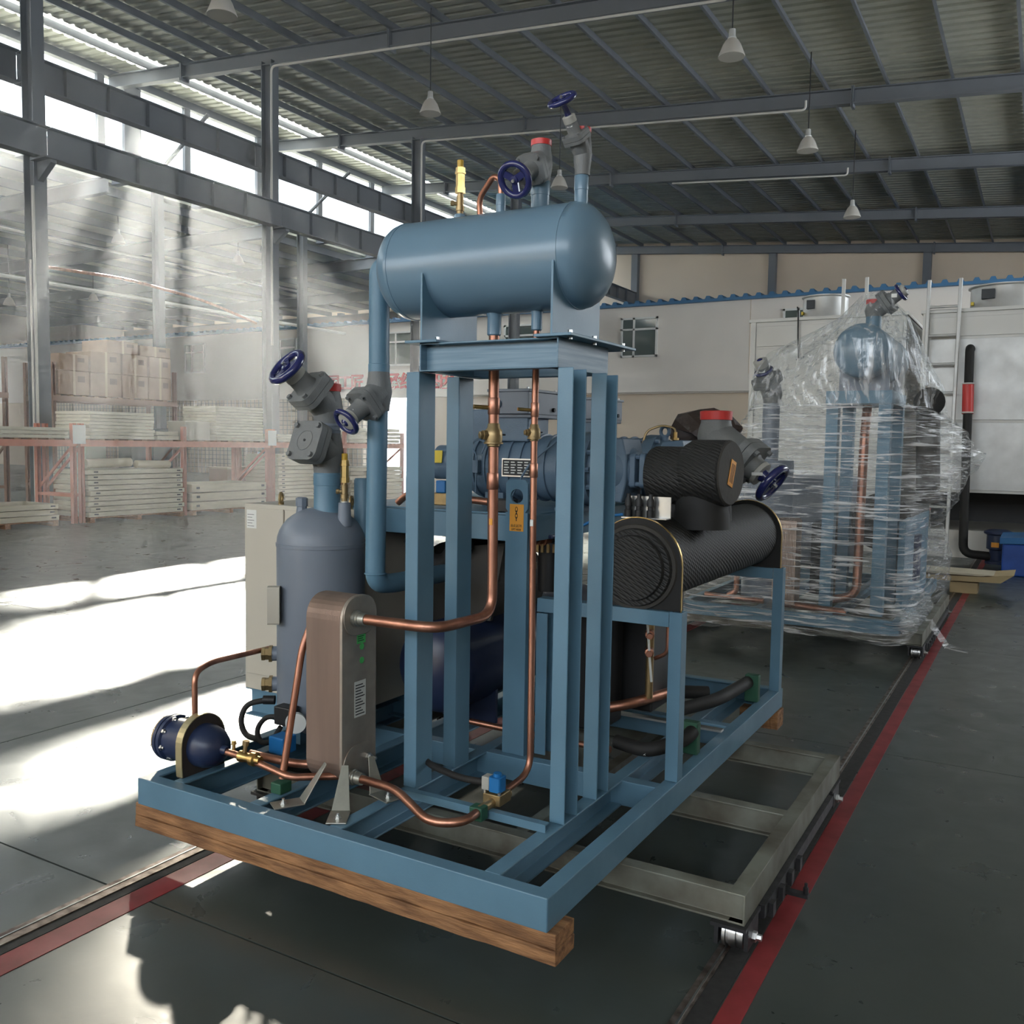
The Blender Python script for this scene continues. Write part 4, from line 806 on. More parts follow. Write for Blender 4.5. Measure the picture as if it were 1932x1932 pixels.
MB().box(-1.9, -1.2, 3.99, 4.03, 0.335, 0.345).build('cable_tray', ZINC, U, 0)
# ---- insulated evaporator on its side frame
EX, EZ, ER = -1.372, 1.155, 0.185
for y0 in (3.33, 4.90):
    MB().chan((SX1, y0, ZT), Z_*(0.985-ZT), 0.06, 0.052, 0.006, -X_, Y_).build('side_post', BLUE, U, 0, 0.002)
    MB().chan((-1.80, y0, 0.925), X_*(SX1+1.80-0.0535), 0.058, 0.06, 0.006, Y_, Z_).build('side_rail', BLUE, U, 0, 0.002)
MB().chan((-1.80, 3.33, ZT), Z_*(0.92-ZT), 0.06, 0.05, 0.006, X_, Y_).build('side_post', BLUE, U, 0)
ev = MB().lathe((EX, 0, EZ), Y_, [(3.385, 0.0), (3.385, 0.166), (4.90, 0.166), (4.90, 0.0)], 48).build('evaporator', FOAM, U, 40, label='long cylinder wrapped in embossed black foam')
arch = [(-ER, -0.17), (ER, -0.17)]+[(ER*math.cos(PI*k/20), ER*math.sin(PI*k/20)) for k in range(21)]
for y0 in (3.355, 4.905):
    MB().prism(arch, (EX, y0, EZ), X_, Z_, Y_*0.028).build('end_plate', RUBBER, ev, 40)
    rim = MB(); pts = [(ER+0.001, -0.17)]+[((ER+0.001)*math.cos(PI*k/24), (ER+0.001)*math.sin(PI*k/24)) for k in range(25)]+[(-ER-0.001, -0.17)]
    for A, B in zip(pts, pts[1:]):
        e = Vector((B[0]-A[0], 0, B[1]-A[1])); rim.obox((EX+(A[0]+B[0])/2, y0+0.014, EZ+(A[1]+B[1])/2), e.length*1.05, 0.012 if y0 < 4 else 0.02, 0.003, e, Y_, e.cross(Y_))
    rim.build('plate_edge', BRASS, ev, 0)
MB().lathe((EX, 3.355, EZ-0.01), -Y_, [(0, 0.158), (0.03, 0.15), (0.031, 0.13), (0.05, 0.125), (0.051, 0.0)], 40).build('water_head', FOAM, ev, 40)
MB().lathe((EX, 3.356, EZ-0.01), -Y_, [(0, 0.172), (0.012, 0.168), (0.013, 0.15)], 40).build('foam_ring', FOAMS, ev, 40)
# insulated suction header from the compressor down into the evaporator
sx = -1.46
sh = MB().lathe((sx, 3.73, 1.50), X_, [(0, 0.06), (0.0, 0.112), (0.02, 0.122), (0.20, 0.122)], 36).build('insulated_pipe', FOAM, U, 40, label='thick black foam-wrapped suction pipe')
MB().lathe((-1.27, 3.73, 1.515), Vector((1, -0.12, 0)), [(-0.03, 0.12), (0, 0.137), (0.15, 0.137), (0.155, 0.132)], 36).build('insulated_tee', FOAM, sh, 40)
dN = Vector((1, -0.12, 0)).normalized(); dc = Vector((-1.27, 3.73, 1.515))+dN*0.157
MB().lathe(dc, dN, [(0, 0.134), (0.006, 0.128), (0.006, 0.0)], 36).build('end_disc', FOAMS, sh, 40)
eu = Vector((dN.y, -dN.x, 0)); 
sk = MB().obox(dc+dN*0.008, 0.05, 0.11, 0.0015, (eu*1+Z_*0.35), (Z_-eu*0.35), dN).build('orange_sticker', ORANGE, sh, 0, label='orange label')
q_ = MB()
for k in range(4): q_.obox(dc+dN*0.0092+(eu+Z_*0.35).normalized()*(-0.014+0.009*k), 0.003, 0.08, 0.0006, (eu*1+Z_*0.35), (Z_-eu*0.35), dN)
q_.build('label_print', INK, sh, 0)
for x, y, r, z1 in ((-1.39, 3.80, 0.085, 1.46), (-1.24, 3.74, 0.11, 1.48), (-1.33, 4.18, 0.08, 1.60)):
    MB().lathe((x, y, 1.28), Z_, [(0, r*1.08), (0.06, r*1.05), (0.08, r), (z1-1.28, r)], 30).build('insulated_stub', RUBBER, U, 40)
valve((-1.33, 4.18), 1.585, 1.755, 0.070, (0.78, -0.08, -0.58), 0.345, 0.098, nk=0.4, label='big grey angle valve with a red cap above the evaporator', bonlen=1.6)
# pressure sensors on a bracket above the evaporator
sb = MB().box(-1.46, -1.27, 3.45, 3.456, 1.335, 1.42).box(-1.46, -1.27, 3.40, 3.456, 1.333, 1.337).build('sensor_bracket', ZINC, U, 0)
for x in (-1.44, -1.395, -1.345): MB().lathe((x, 3.425, 1.335), Z_, [(0, 0.016), (0.03, 0.016), (0.031, 0.012), (0.045, 0.012), (0.046, 0.016), (0.07, 0.016), (0.08, 0.009), (0.095, 0.009)], 14).build('pressure_sensor', BLACK, sb)
MB().tube([(-1.46, 3.42, 1.345), (-1.56, 3.40, 1.33), (-1.66, 3.38, 1.27)], 0.006, 0.06, 8).build('blue_tube', COIL, sb)
bgm = MB().lathe((-1.66, 5.0, 1.70), Vector((1, 0, 0.1)), [(-0.17, 0.02), (-0.15, 0.09), (-0.05, 0.12), (0.06, 0.11), (0.15, 0.07), (0.2, 0.01)], 9)
for i, v in enumerate(bgm.v): random.seed(i); bgm.v[i] = (v[0]+random.uniform(-.03, .03), v[1]+random.uniform(-.03, .03), v[2]+random.uniform(-.04, .04))
bag = bgm.build('plastic_bag', REDBAG, None, 0)
tag(bag, 'crumpled black plastic bag lying on top of the compressors', 'bag')
MB().obox((-1.55, 4.90, 1.70), 0.10, 0.004, 0.04, Vector((1, 0, -0.3)), Vector((0, 1, 0)), Z_).build('red_print', RED, bag, 0)

# ================================================================== TROLLEYS AND TIMBERS
def trolley(x0, x1, y0, y1, label, near=True):
    t = empty('rail_trolley', ((x0+x1)/2, (y0+y1)/2, 0.006), label, 'trolley')
    zb, h = 0.115, 0.1005
    MB().chan((x1, y0, zb), Y_*(y1-y0), h, 0.055, 0.007, -X_, Z_).build('side_beam', TROLLEY, t, 0, 0.002)
    MB().chan((x0, y0, zb), Y_*(y1-y0), h, 0.055, 0.007, X_, Z_).build('side_beam', TROLLEY, t, 0, 0.002)
    for y in (y0+0.03, (y0+y1)/2-0.03, y1-0.035):
        MB().ibeam((x0+0.007, y, zb), X_*(x1-x0-0.014), h-0.001, 0.055, 0.007, 0.006, Y_).build('cross_beam', TROLLEY, t, 0, 0.0015)
    if near: MB().box(-1.62, -1.57, y0+0.05, y1-0.08, zb+0.001, zb+0.09).build('centre_beam', TROLLEY, t, 0)
    for xe, s in ((x1, -1), (x0, 1)):
        for ye in (y0+0.07, y1-0.12):
            xc = xe+s*0.045
            MB().box(xc-0.06, xc+0.055, ye-0.09, ye+0.09, zb-0.012, zb).box(xc-0.055, xc-0.042, ye-0.06, ye+0.06, 0.03, zb-0.012).box(xc+0.042, xc+0.055, ye-0.06, ye+0.06, 0.03, zb-0.012).build('wheel_fork', DARK, t, 0)
            wv = MB().lathe((xc-0.038, ye, 0.056), X_, [(0, 0.02), (0, 0.046), (0.004, 0.05), (0.014, 0.05), (0.016, 0.044), (0.022, 0.044), (0.024, 0.049), (0.048, 0.049), (0.05, 0.043), (0.054, 0.043), (0.056, 0.049), (0.072, 0.049), (0.076, 0.044), (0.076, 0.02)], 32).build('wheel', STEEL, t, 30)
            MB().lathe((xc+0.055, ye, 0.056), X_, [(0, 0.018), (0.012, 0.018), (0.013, 0.011), (0.028, 0.011)], 6).build('axle_nut', ZINC, t, 0)
        MB().box(xe-0.006 if s < 0 else xe-0.02, xe+0.02 if s < 0 else xe+0.006, y0+0.17, y1-0.25, zb-0.045, zb-0.001).build('guide_bar', DARK, t, 0)
        if s < 0:
            for k in range(4): MB().box(xe+0.02, xe+0.036, y0+0.22+0.13*k, y0+0.255+0.13*k, zb-0.06, zb-0.012).build('clamp_block', DARK, t, 0)
    if near:
        MB().box(x1-0.01, x1+0.105, y0+0.42, y0+0.45, 0.05, 0.062).lathe((x1+0.095, y0+0.435, 0.055), Z_, [(0, 0.01), (0.03, 0.01), (0.031, 0.006), (0.045, 0.006)], 6).build('stop_tab', DARK, t, 0)
    return t
trolley(-2.86, -0.742, 2.785, 4.335, 'grey steel rail trolley under the nearer blue unit')
def timber(name, x0, x1, y0, y1, z0, z1, label, cat='timber', planks=2):
    t = empty(name, ((x0+x1)/2, (y0+y1)/2, z0), label, cat); n = 24
    for p in range(planks):
        a = z0+(z1-z0)*p/planks; b = z0+(z1-z0)*(p+1)/planks-0.0015; m = MB(); rng = random.Random(p+int(abs(x0*10)))
        for k in range(n+1):
            x = x0+(x1-x0)*k/n+(rng.uniform(-0.008, 0.008) if k in (0, n) else 0); j = lambda: rng.uniform(-0.0025, 0.0025)
            m.v += [(x, y0+j()+0.004*(p % 2), a+j()*0.5), (x, y1+j(), a+j()*0.5), (x, y1+j(), b+j()*0.3), (x, y0+j()+0.004*(p % 2), b+j()*0.3)]
        for k in range(n):
            A = 4*k; B = A+4; m.f += [[A, A+1, B+1, B], [A+1, A+2, B+2, B+1], [A+2, A+3, B+3, B+2], [A+3, A, B, B+3]]
        m.f += [[0, 3, 2, 1], [4*n, 4*n+1, 4*n+2, 4*n+3]]; m.build('plank', WOOD, t, 0, 0.003)
    return t
timber('timber_beam', -2.975, -1.145, 2.262, 2.385, 0.122, 0.2165, 'rough brown timber beam under the front edge of the blue frame')
timber('timber_block', -1.36, -1.165, 4.86, 4.985, 0.122, 0.2165, 'short timber block under the rear corner of the blue frame', planks=1)

# ================================================================== WRAPPED UNIT
W = empty('wrapped_refrigeration_unit', (-1.75, 8.6, 0.2), 'second blue refrigeration unit wrapped in clear film behind the first', 'machine')
wx0, wx1, wy0, wy1, wz0, wz1 = -2.62, -0.885, 7.40, 10.2, 0.2165, 0.3215
for a in ((wx0+0.001, wy0, X_*(wx1-wx0-0.002), Y_), (wx0+0.001, wy1, X_*(wx1-wx0-0.002), -Y_)): MB().chan((a[0], a[1], wz0), a[2], 0.105, 0.055, 0.009, a[3], Z_).build('frame_beam', BLUE, W, 0)
for x, o in ((wx1, -X_), (wx0, X_), (-1.45, X_), (-2.0, X_)): MB().chan((x, wy0+0.003, wz0+0.0006), Y_*(wy1-wy0-0.006), 0.1038, 0.055, 0.009, o, Z_).build('frame_beam', BLUE, W, 0)
for x, y in ((-1.47, 7.62), (-1.08, 7.62), (-1.47, 8.3), (-1.08, 8.3)): MB().box(x-0.045, x+0.045, y-0.05, y+0.05, wz1, 1.98).build('stand_post', BLUE, W, 0)
MB().box(-1.52, -1.03, 7.56, 8.36, 1.98, 2.08).build('top_frame', BLUE, W, 0)
wt = MB().lathe((-1.27, 0, 2.39), Y_, [(7.48+0.09*(1-math.cos(PI/2*k/8)) if False else 7.57-0.09*math.cos(PI/2*k/8), 0.21*math.sin(PI/2*k/8)) for k in range(9)]+[(8.7, 0.21)]+[(8.7+0.09*math.sin(PI/2*k/6), 0.21*math.cos(PI/2*k/6)) for k in range(1, 7)], 44).build('tank', TANKBLUE, W, 50)
MB().box(-1.46, -1.08, 7.75, 7.76, 2.08, 2.32).build('saddle', GREYBLUE, wt, 0)
MB().box(-1.46, -1.08, 8.5, 8.51, 2.08, 2.32).build('saddle', GREYBLUE, wt, 0)
MB().cyl((-1.25, 7.95, 2.55), (-1.25, 7.95, 2.70), 0.06, n=24).build('nozzle', BLUE, wt)
valve((-1.25, 7.95), 2.68, 2.80, 0.06, (0.75, -0.1, 0.5), 0.24, 0.075, par=W)
valve((-2.02, 7.85), 2.0, 2.16, 0.07, (-0.2, -0.5, 0.8), 0.22, 0.08, cap=False, par=W)
MB().cyl((-2.02, 7.85, 1.5), (-2.02, 7.85, 2.0), 0.07, n=20).build('nozzle', GREYBLUE, W)
MB().cyl((-2.02, 7.85, wz1), (-2.02, 7.85, 1.52), 0.2, n=32).build('oil_separator', GREYBLUE, W)
MB().lathe((-0.83, 8.05, 2.0), Vector((0.25, -1, 0.1)), [(0, 0.11), (0.10, 0.115), (0.11, 0.10), (0.11, 0.0)], 20).build('insulated_elbow', RUBBER, W)
MB().cyl((-0.80, 8.12, 1.2), (-0.83, 8.1, 2.0), 0.09, n=20).build('insulated_pipe', FOAMS, W)
MB().tube([(-1.25, 7.9, 2.2), (-1.25, 7.75, 1.7), (-1.25, 7.7, 0.45), (-1.45, 7.7, 0.40)], 0.035, 0.1, 14).build('copper_pipe', COPPER, W)
MB().tube([(-1.85, 7.55, 0.36), (-1.5, 7.55, 0.34), (-1.3, 7.56, 0.33)], 0.03, 0.05, 12).build('copper_pipe', COPPER, W)
MB().tube([(-2.18, 7.55, 0.72), (-2.18, 7.55, 0.42), (-2.25, 7.55, 0.38)], 0.024, 0.08, 12).build('copper_pipe', COPPER, W)
MB().tube([(-2.45, 7.55, 0.37), (-1.95, 7.55, 0.36)], 0.024, 0.0, 12).build('copper_pipe', COPPER, W)
wh = MB()
for k in range(14): wh.prism(rrect(0.2, 0.72, 0.08), (-1.87+0.013*k, 7.58, 0.70), Y_, Z_, X_*0.009)
wh.box(-1.865, -1.69, 7.49, 7.67, 0.36, 1.04); wh.build('plate_heat_exchanger', HXM, W, 0)
MB().box(-2.5, -1.6, 8.6, 9.9, 0.55, 1.35).build('compressor_block', GREYBLUE, W, 0, 0.05)
MB().cyl((-1.2, 8.5, 1.0), (-1.2, 9.9, 1.0), 0.25, n=32).build('evaporator', FOAMS, W)
MB().box(-1.66, -1.55, 7.9, 8.5, 0.4, 1.0).build('control_box', BLACK, W, 0)
MB().box(-0.98, -0.93, 7.9, 9.6, wz1, 1.05).build('side_panel', BLUE, W, 0)
MB().cyl((-1.0, 8.6, 0.5), (-1.0, 8.6, 0.9), 0.12, n=24).build('float_vessel', NAVY, W)
trolley(-2.86, -0.742, 7.62, 9.9, 'grey steel rail trolley under the film-wrapped unit', near=False)
# film: a stretched body band and a loose bag draped from the top valve
def ring(ctrl, n):   # closed Catmull-Rom through (x, y, z)
    out = []; m = len(ctrl)
    for i in range(n):
        t = i/n*m; k = int(t); f = t-k; p = [Vector(ctrl[(k+j-1) % m]) for j in range(4)]
        out.append(0.5*((2*p[1])+(p[2]-p[0])*f+(2*p[0]-5*p[1]+4*p[2]-p[3])*f*f+(3*p[1]-p[0]-3*p[2]+p[3])*f**3))
    return out
def loft(rows, n, sub, wr, fn):
    R = [ring(c, n) for c in rows]; m = MB(); tot = (len(R)-1)*sub+1; rng = random.Random(3)
    for j in range(tot):
        k = min(j//sub, len(R)-2); f = (j-k*sub)/sub
        for i in range(n):
            p = R[k][i]*(1-f)+R[k+1][i]*f; c = Vector((-1.4, 8.6, p.z)); d = (p-c); d.z = 0; d.normalize()
            p = p+d*(fn(i/n, j/tot)*wr+rng.uniform(-1, 1)*wr*0.35); m.v.append(tuple(p))
    for j in range(tot-1):
        for i in range(n): m.f.append([j*n+i, j*n+(i+1) % n, (j+1)*n+(i+1) % n, (j+1)*n+i])
    return m
def rr(z, xl, xr, yf, yb, tip=None, tf=0.0):
    pts = [(xl, yf+0.1, z), (xl*0.6+xr*0.4, yf, z+tf*0.3), (xl*0.3+xr*0.7, yf-0.02, z), (xr, yf+0.05, z)]
    pts += [tip or (xr+0.03, (yf+yb)/2, z), (xr, yb, z), (xl*0.5+xr*0.5, yb+0.05, z), (xl, yb, z)]
    return pts
rows = [rr(0.16, -2.66, -0.85, 7.36, 10.25), rr(0.34, -2.66, -0.82, 7.35, 10.25), rr(0.55, -2.45, -0.80, 7.42, 10.1), rr(0.95, -2.3, -0.86, 7.45, 10.0), rr(1.25, -2.22, -0.84, 7.46, 9.9, (-0.60, 8.4, 1.25)),
        rr(1.58, -2.26, -0.86, 7.47, 9.8, (-0.42, 8.45, 1.58)), rr(1.78, -2.2, -0.9, 7.48, 9.7, (-0.55, 8.4, 1.75)), rr(1.98, -2.13, -0.95, 7.5, 9.6, (-0.72, 8.3, 1.95))]
bandm = loft(rows, 120, 6, 0.018, lambda a, b: math.sin(b*95+math.sin(a*40)*2)*0.8+math.sin(b*38+a*25))
F = bandm.build('plastic_film', FILM, None, 60)
tag(F, 'clear plastic stretch film wrapped round the second refrigeration unit', 'plastic film')
rows = [rr(1.96, -2.13, -0.95, 7.5, 9.6, (-0.72, 8.3, 1.95)),
        [(-2.12, 7.65, 2.22), (-1.75, 7.5, 2.15), (-1.42, 7.44, 2.22), (-1.02, 7.48, 2.2), (-0.74, 8.1, 2.12), (-0.9, 9.2, 2.2), (-1.4, 9.4, 2.2), (-2.1, 8.4, 2.22)],
        [(-2.02, 7.7, 2.40), (-1.62, 7.58, 2.42), (-1.45, 7.44, 2.5), (-1.05, 7.46, 2.48), (-0.92, 8.0, 2.45), (-0.98, 8.9, 2.4), (-1.4, 9.0, 2.4), (-1.9, 8.2, 2.40)],
        [(-1.50, 7.78, 2.66), (-1.40, 7.70, 2.68), (-1.31, 7.66, 2.70), (-1.16, 7.68, 2.70), (-1.0, 7.95, 2.70), (-1.02, 8.3, 2.62), (-1.25, 8.3, 2.62), (-1.45, 8.0, 2.64)],
        [(-1.34, 7.9, 2.86), (-1.30, 7.87, 2.87), (-1.25, 7.86, 2.88), (-1.18, 7.88, 2.87), (-1.15, 7.95, 2.87), (-1.17, 8.02, 2.86), (-1.25, 8.05, 2.86), (-1.32, 8.0, 2.86)]]
bm_ = loft(rows, 120, 7, 0.02, lambda a, b: math.sin(a*2*PI*17+b*3)*0.9+math.sin(a*2*PI*7)*0.7)
bm_.build('film_hood', FILMTOP, F, 60)
skm = MB()
for k in range(40):
    t = k/39; x = -0.86+0.10*math.sin(k*2.1); y = 7.45+1.6*t; z = 0.20+0.06*math.sin(k*1.7)
    skm.v += [(x, y, z), (x-0.05+0.03*math.sin(k*3.3), y+0.02, z+0.16+0.05*math.cos(k*2.3))]
for k in range(39): skm.f.append([2*k, 2*k+2, 2*k+3, 2*k+1])
skm.v += [(-0.62, 8.1, 0.03), (-0.60, 8.2, 0.05), (-0.74, 8.3, 0.22), (-0.80, 8.2, 0.24), (-0.45, 8.05, 0.015), (-0.44, 8.12, 0.03)]; n = 80
skm.f += [[n, n+1, n+2, n+3], [n, n+4, n+5, n+1]]
skm.build('film_tail', FILM, F, 30)

# ================================================================== COOLING UNITS ON THE RIGHT
def cooler(x0, x1, label, fanx, fanr, seam, open_=False):
    y0, y1 = 15.5, 18.2; z1 = 3.72
    c = empty('cooling_unit', ((x0+x1)/2, (y0+y1)/2, 0), label, 'cooling unit')
    if open_:
        MB().box(x0, x1, y0+0.02, y1, 1.0, z1).build('casing', UNITW, c, 0)
        MB().box(x0, x1, y0+0.02, y1, 0.0, 0.42).build('base_tray', UNITW, c, 0)
        for x in (x0, x1-0.08): MB().box(x, x+0.08, y0+0.02, y0+0.12, 0.42, 1.0).build('corner_post', UNITW, c, 0)
        MB().box(x0+0.02, x1-0.02, y1-0.4, y1-0.3, 0.42, 1.0).build('dark_base_backing', BLACK, c, 0)  # black sheet stands for the dark inside the open base
    else: MB().box(x0, x1, y0+0.02, y1, 0, z1).build('casing', UNITW, c, 0)
    zs = [1.02 if open_ else 0.1]+sorted(seam)+[z1-0.05]
    for a, b in zip(zs, zs[1:]): MB().box(x0+0.1, x1-0.05, y0, y0+0.02, a+0.02, b-0.02).build('wall_panel', ALU if open_ and a < 3 else UNITW, c, 0, 0.004)
    MB().box(x0, x0+0.085, y0-0.01, y0+0.03, 0.0 if not open_ else 1.0, z1).build('corner_trim', UNITW, c, 0)
    MB().box(x0-0.03, x1+0.02, y0-0.03, y1, z1, z1+0.05).build('top_trim', UNITW, c, 0)
    f = MB().lathe((fanx, y0+fanr+0.12, z1+0.05), Z_, [(0, fanr*1.0), (0.02, fanr*0.97), (0.34, fanr*0.97), (0.36, fanr*1.04), (0.375, fanr*1.04), (0.36, fanr*0.94), (0.05, fanr*0.9), (0.05, 0)], 44).build('fan_cowl', ALU, c, 40)
    MB().box(fanx-fanr*0.62, fanx-fanr*0.28, y0+0.12, y0+0.24, z1+0.2, z1+0.34).build('fan_terminal_box', GREYB, f, 0)
    MB().box(fanx-fanr*0.9, fanx-fanr*0.82, y0+0.22, y0+0.3, z1+0.12, z1+0.17).build('warning_label', YSTICK, f, 0)
    return c
cooler(-4.38, -1.95, 'white panelled cooling unit behind the wrapped machine', -3.28, 0.37, [3.3, 1.6])
c2_ = cooler(-1.72, 3.0, 'white cooling unit with an open black base at the right edge', -0.62, 0.52, [3.34, 2.08], True)
MB().tube([(-3.65, 15.6, 3.95), (-3.60, 15.45, 3.9), (-3.58, 15.42, 3.4), (-3.56, 15.42, 3.1)], 0.012, 0.1, 6).build('power_cable', BLACK, c2_.children[0] and bpy.data.objects['cooling_unit'])
for x in (-2.95, -2.6): MB().box(x, x+0.05, 15.55, 15.6, 3.77, 4.35).build('rail_post', UNITW, bpy.data.objects['cooling_unit'], 0)
ld = empty('ladder', (-1.42, 15.36, 0), 'silver ladder leaning on the cooling unit beside the black pipe', 'ladder')
for x in (-1.64, -1.21): MB().prism(rrect(0.05, 0.06, 0.012), (x, 15.16, 0.0), X_, Y_, Vector((0.0, 0.2, 4.2))).build('stile', ALU, ld, 30)
for k in range(9): MB().cyl((-1.63, 15.16+0.2*(0.35+0.43*k)/4.2, 0.35+0.43*k), (-1.22, 15.16+0.2*(0.35+0.43*k)/4.2, 0.35+0.43*k), 0.02, n=10).build('rung', ALU, ld)
bp_ = MB().tube([(-1.04, 15.5, 3.16), (-1.04, 15.3, 3.16), (-1.03, 15.28, 2.6), (-0.97, 15.0, 0.12), (-0.55, 15.0, 0.10)], 0.062, 0.14, 16).build('black_pipe', RUBBER, None)
tag(bp_, 'tall black drain pipe with a red coupling on the right-hand unit', 'pipe')
MB().cyl((-1.035, 15.284, 2.62), (-1.02, 15.235, 2.18), 0.078, n=20).build('red_coupling', RED, bp_)
for z in (2.63, 2.2): MB().torus((-1.033 if z > 2.4 else -1.02, 15.28 if z > 2.4 else 15.237, z), Z_, 0.075, 0.012, 20, 8).build('clamp_ring', PAPER, bp_)
pm = MB().lathe((-0.52, 15.0, 0.0), Z_, [(0, 0.16), (0.04, 0.16), (0.05, 0.1), (0.2, 0.11), (0.22, 0.15), (0.42, 0.15), (0.44, 0.19), (0.47, 0.19), (0.5, 0.12)], 24).build('pump', NAVY, None)
tag(pm, 'small navy pump at the foot of the black pipe', 'pump')
MB().box(-0.6, -0.5, 14.84, 14.86, 0.25, 0.32).build('pump_label', ORANGE, pm, 0)
tb = empty('blue_crate', (0.2, 14.1, 0), 'dark blue crate with a light blue lid at the right edge', 'crate')
MB().box(-0.42, 0.9, 13.6, 14.5, 0.0, 0.42).build('crate_body', TARP, tb, 0, 0.02)
MB().prism([(0, 0), (1.36, 0.06), (1.36, 0.16), (0, 0.08)], (-0.45, 13.57, 0.42), X_, Z_, Y_*0.96).build('crate_lid', COIL, tb, 0)
cbx = MB().prism([(0, 0), (0.5, 0.02), (0.55, 0.10), (0.05, 0.09)], (-0.12, 13.7, 0.585), X_, Z_, Y_*0.5).build('cardboard_sheet', CARD2, None, 0); tag(cbx, 'bent cardboard sheet on top of the blue crate', 'cardboard')
fb = MB().box(-1.15, -0.86, 11.6, 11.9, 0.0, 0.13).build('cardboard_box', CARD2, None, 0, 0.01); tag(fb, 'low cardboard block on the floor beside the red line', 'cardboard')
fb.location.x += 0.28
fs = MB().prism([(-1.3, 0), (-0.35, 0.02), (-0.22, 0.12), (-0.5, 0.08), (-1.3, 0.05)], (0, 11.5, 0.14), X_, Z_, Y_*0.6).build('cardboard_sheet', CARD2, None, 0); tag(fs, 'flattened pale carton lying across the cardboard block on the floor', 'cardboard')
fc = MB().prism([(-1.28, 0), (-0.55, 0), (-0.42, 0.02), (-1.28, 0.025)], (0, 11.48, 0.225), X_, Z_, Y_*0.5).build('foam_board', PANEL, None, 0); tag(fc, 'cream board lying on the flattened carton', 'board')

# ================================================================== HIGH-BAY LAMPS
def lamp(x, y, z, label):
    l = empty('high_bay_lamp', (x, y, z), label, 'lamp', 'high-bay lamps under the roof')
    MB().lathe((x, y, z), Z_, [(0, 0.225), (0.012, 0.228), (0.06, 0.21), (0.2, 0.155), (0.27, 0.11), (0.30, 0.075), (0.29, 0.07), (0.2, 0.14), (0.02, 0.21)], 28).build('lamp_shade', SHADE, l, 40)
    MB().lathe((x, y, z+0.29), Z_, [(0, 0.07), (0.03, 0.075), (0.05, 0.06), (0.17, 0.055), (0.18, 0.03)], 16).build('lamp_socket', ALU, l)
    MB().lathe((x, y, z+0.12), Z_, [(0, 0.02), (0.03, 0.055), (0.1, 0.05), (0.17, 0.03)], 14).build('bulb', PAPER, l)
    top = zr(x)+0.36 if x > -23 else 9.3
    MB().cyl((x, y, z+0.46), (x, y, top), 0.012, n=8).build('hanger', DARK, l)
for x, y, z, lb in ((-11.18, 10.25, 8.06, 'pale high-bay lamp at the top left, nearest to the camera'), (-11.75, 16.53, 8.65, 'pale high-bay lamp hanging left of the tank valves'), (-5.01, 15.95, 8.33, 'pale high-bay lamp hanging highest on the right side'),
                    (-11.44, 21.98, 8.39, 'pale high-bay lamp seen between the two tank valves'), (-4.85, 21.11, 8.16, 'middle lamp of the three hanging on the right side'), (-4.88, 26.71, 7.95, 'farthest and smallest lamp of the three on the right side'),
                    (-27.5, 20.6, 8.2, 'faint lamp hanging in the haze just under the lower girder, left'), (-26.5, 25.0, 8.2, 'faint lamp hanging in the haze beside the second column'), (-38.7, 27.6, 8.0, 'distant lamp in the side bay between the first columns'), (-35.8, 21.8, 6.8, 'distant lamp in the side bay at the left edge')):
    lamp(x, y, z, lb)

# ================================================================== PALLET RACKS AND THEIR LOADS
def rack(y0, y1, ups, label, xf=-15.7, xb=-16.8, zs=(1.57,), ht=1.88, m=ORACK):
    r = empty('pallet_rack', ((xf+xb)/2, (y0+y1)/2, 0), label, 'rack')
    for y in ups:
        for x in (xf, xb): MB().chan((x-0.045, y-0.04, 0), Z_*ht, 0.08, 0.09, 0.006, X_, Y_).build('upright', m, r, 0)
        MB().box(xb, xf, y-0.02, y+0.02, 0.5, 0.56).build('brace', m, r, 0)
        MB().obox(((xf+xb)/2, y, 1.05), (Vector((xf-xb, 0, 0.85))).length, 0.03, 0.05, Vector((xf-xb, 0, 0.85)), Y_, Vector((xf-xb, 0, 0.85)).cross(Y_)).build('brace', m, r, 0)
    for z in zs:
        for x in (xf, xb): MB().box(x-0.02, x+0.05, y0, y1, z-0.12, z).build('shelf_beam', m, r, 0)
        k = 0
        y = y0+0.1
        while y < y1-0.15: MB().box(xb-0.02, xf+0.02, y, y+0.12, z, z+0.025).build('deck_board', WOOD, r, 0); y += 0.32
    return r
rack(8.2, 10.76, (8.25, 10.72), 'orange pallet rack at the far left, carrying flat panels')
rB = rack(10.84, 15.72, (10.88, 13.26, 15.68), 'orange pallet rack left of the second column, carrying tall wrapped stacks')
rack(15.8, 20.9, (15.84, 18.4, 20.86), 'orange pallet rack behind the blue valves, right of the second column')
for y in (10.80, 15.76): 
    lb = MB().box(-15.63, -15.62, y-0.13, y+0.13, 1.5, 1.85).build('rack_sign', PAPER, rB, 0)
def stack(x0, x1, y0, y1, z0, z1, n, label, m=WRAPP, jit=0.03, slots=False, cat='panel stack'):
    s = empty('panel_stack', ((x0+x1)/2, (y0+y1)/2, z0), label, cat); rng = random.Random(int(y0*100+z0*10)); h = (z1-z0)/n
    for k in range(n):
        a, b = rng.uniform(-jit, jit), rng.uniform(-jit, jit)
        p = MB().box(x0+a, x1+a, y0+b, y1+b, z0+k*h, z0+(k+1)*h-h*0.12).build('panel', m, s, 0, 0.006)
        if slots:
            for yy in (y0+0.12, y1-0.15): MB().box(x1+a-0.001, x1+a+0.003, yy+b, yy+b+0.09, z0+k*h+h*0.35, z0+k*h+h*0.6).build('slot', BLACK, p, 0)
    return s
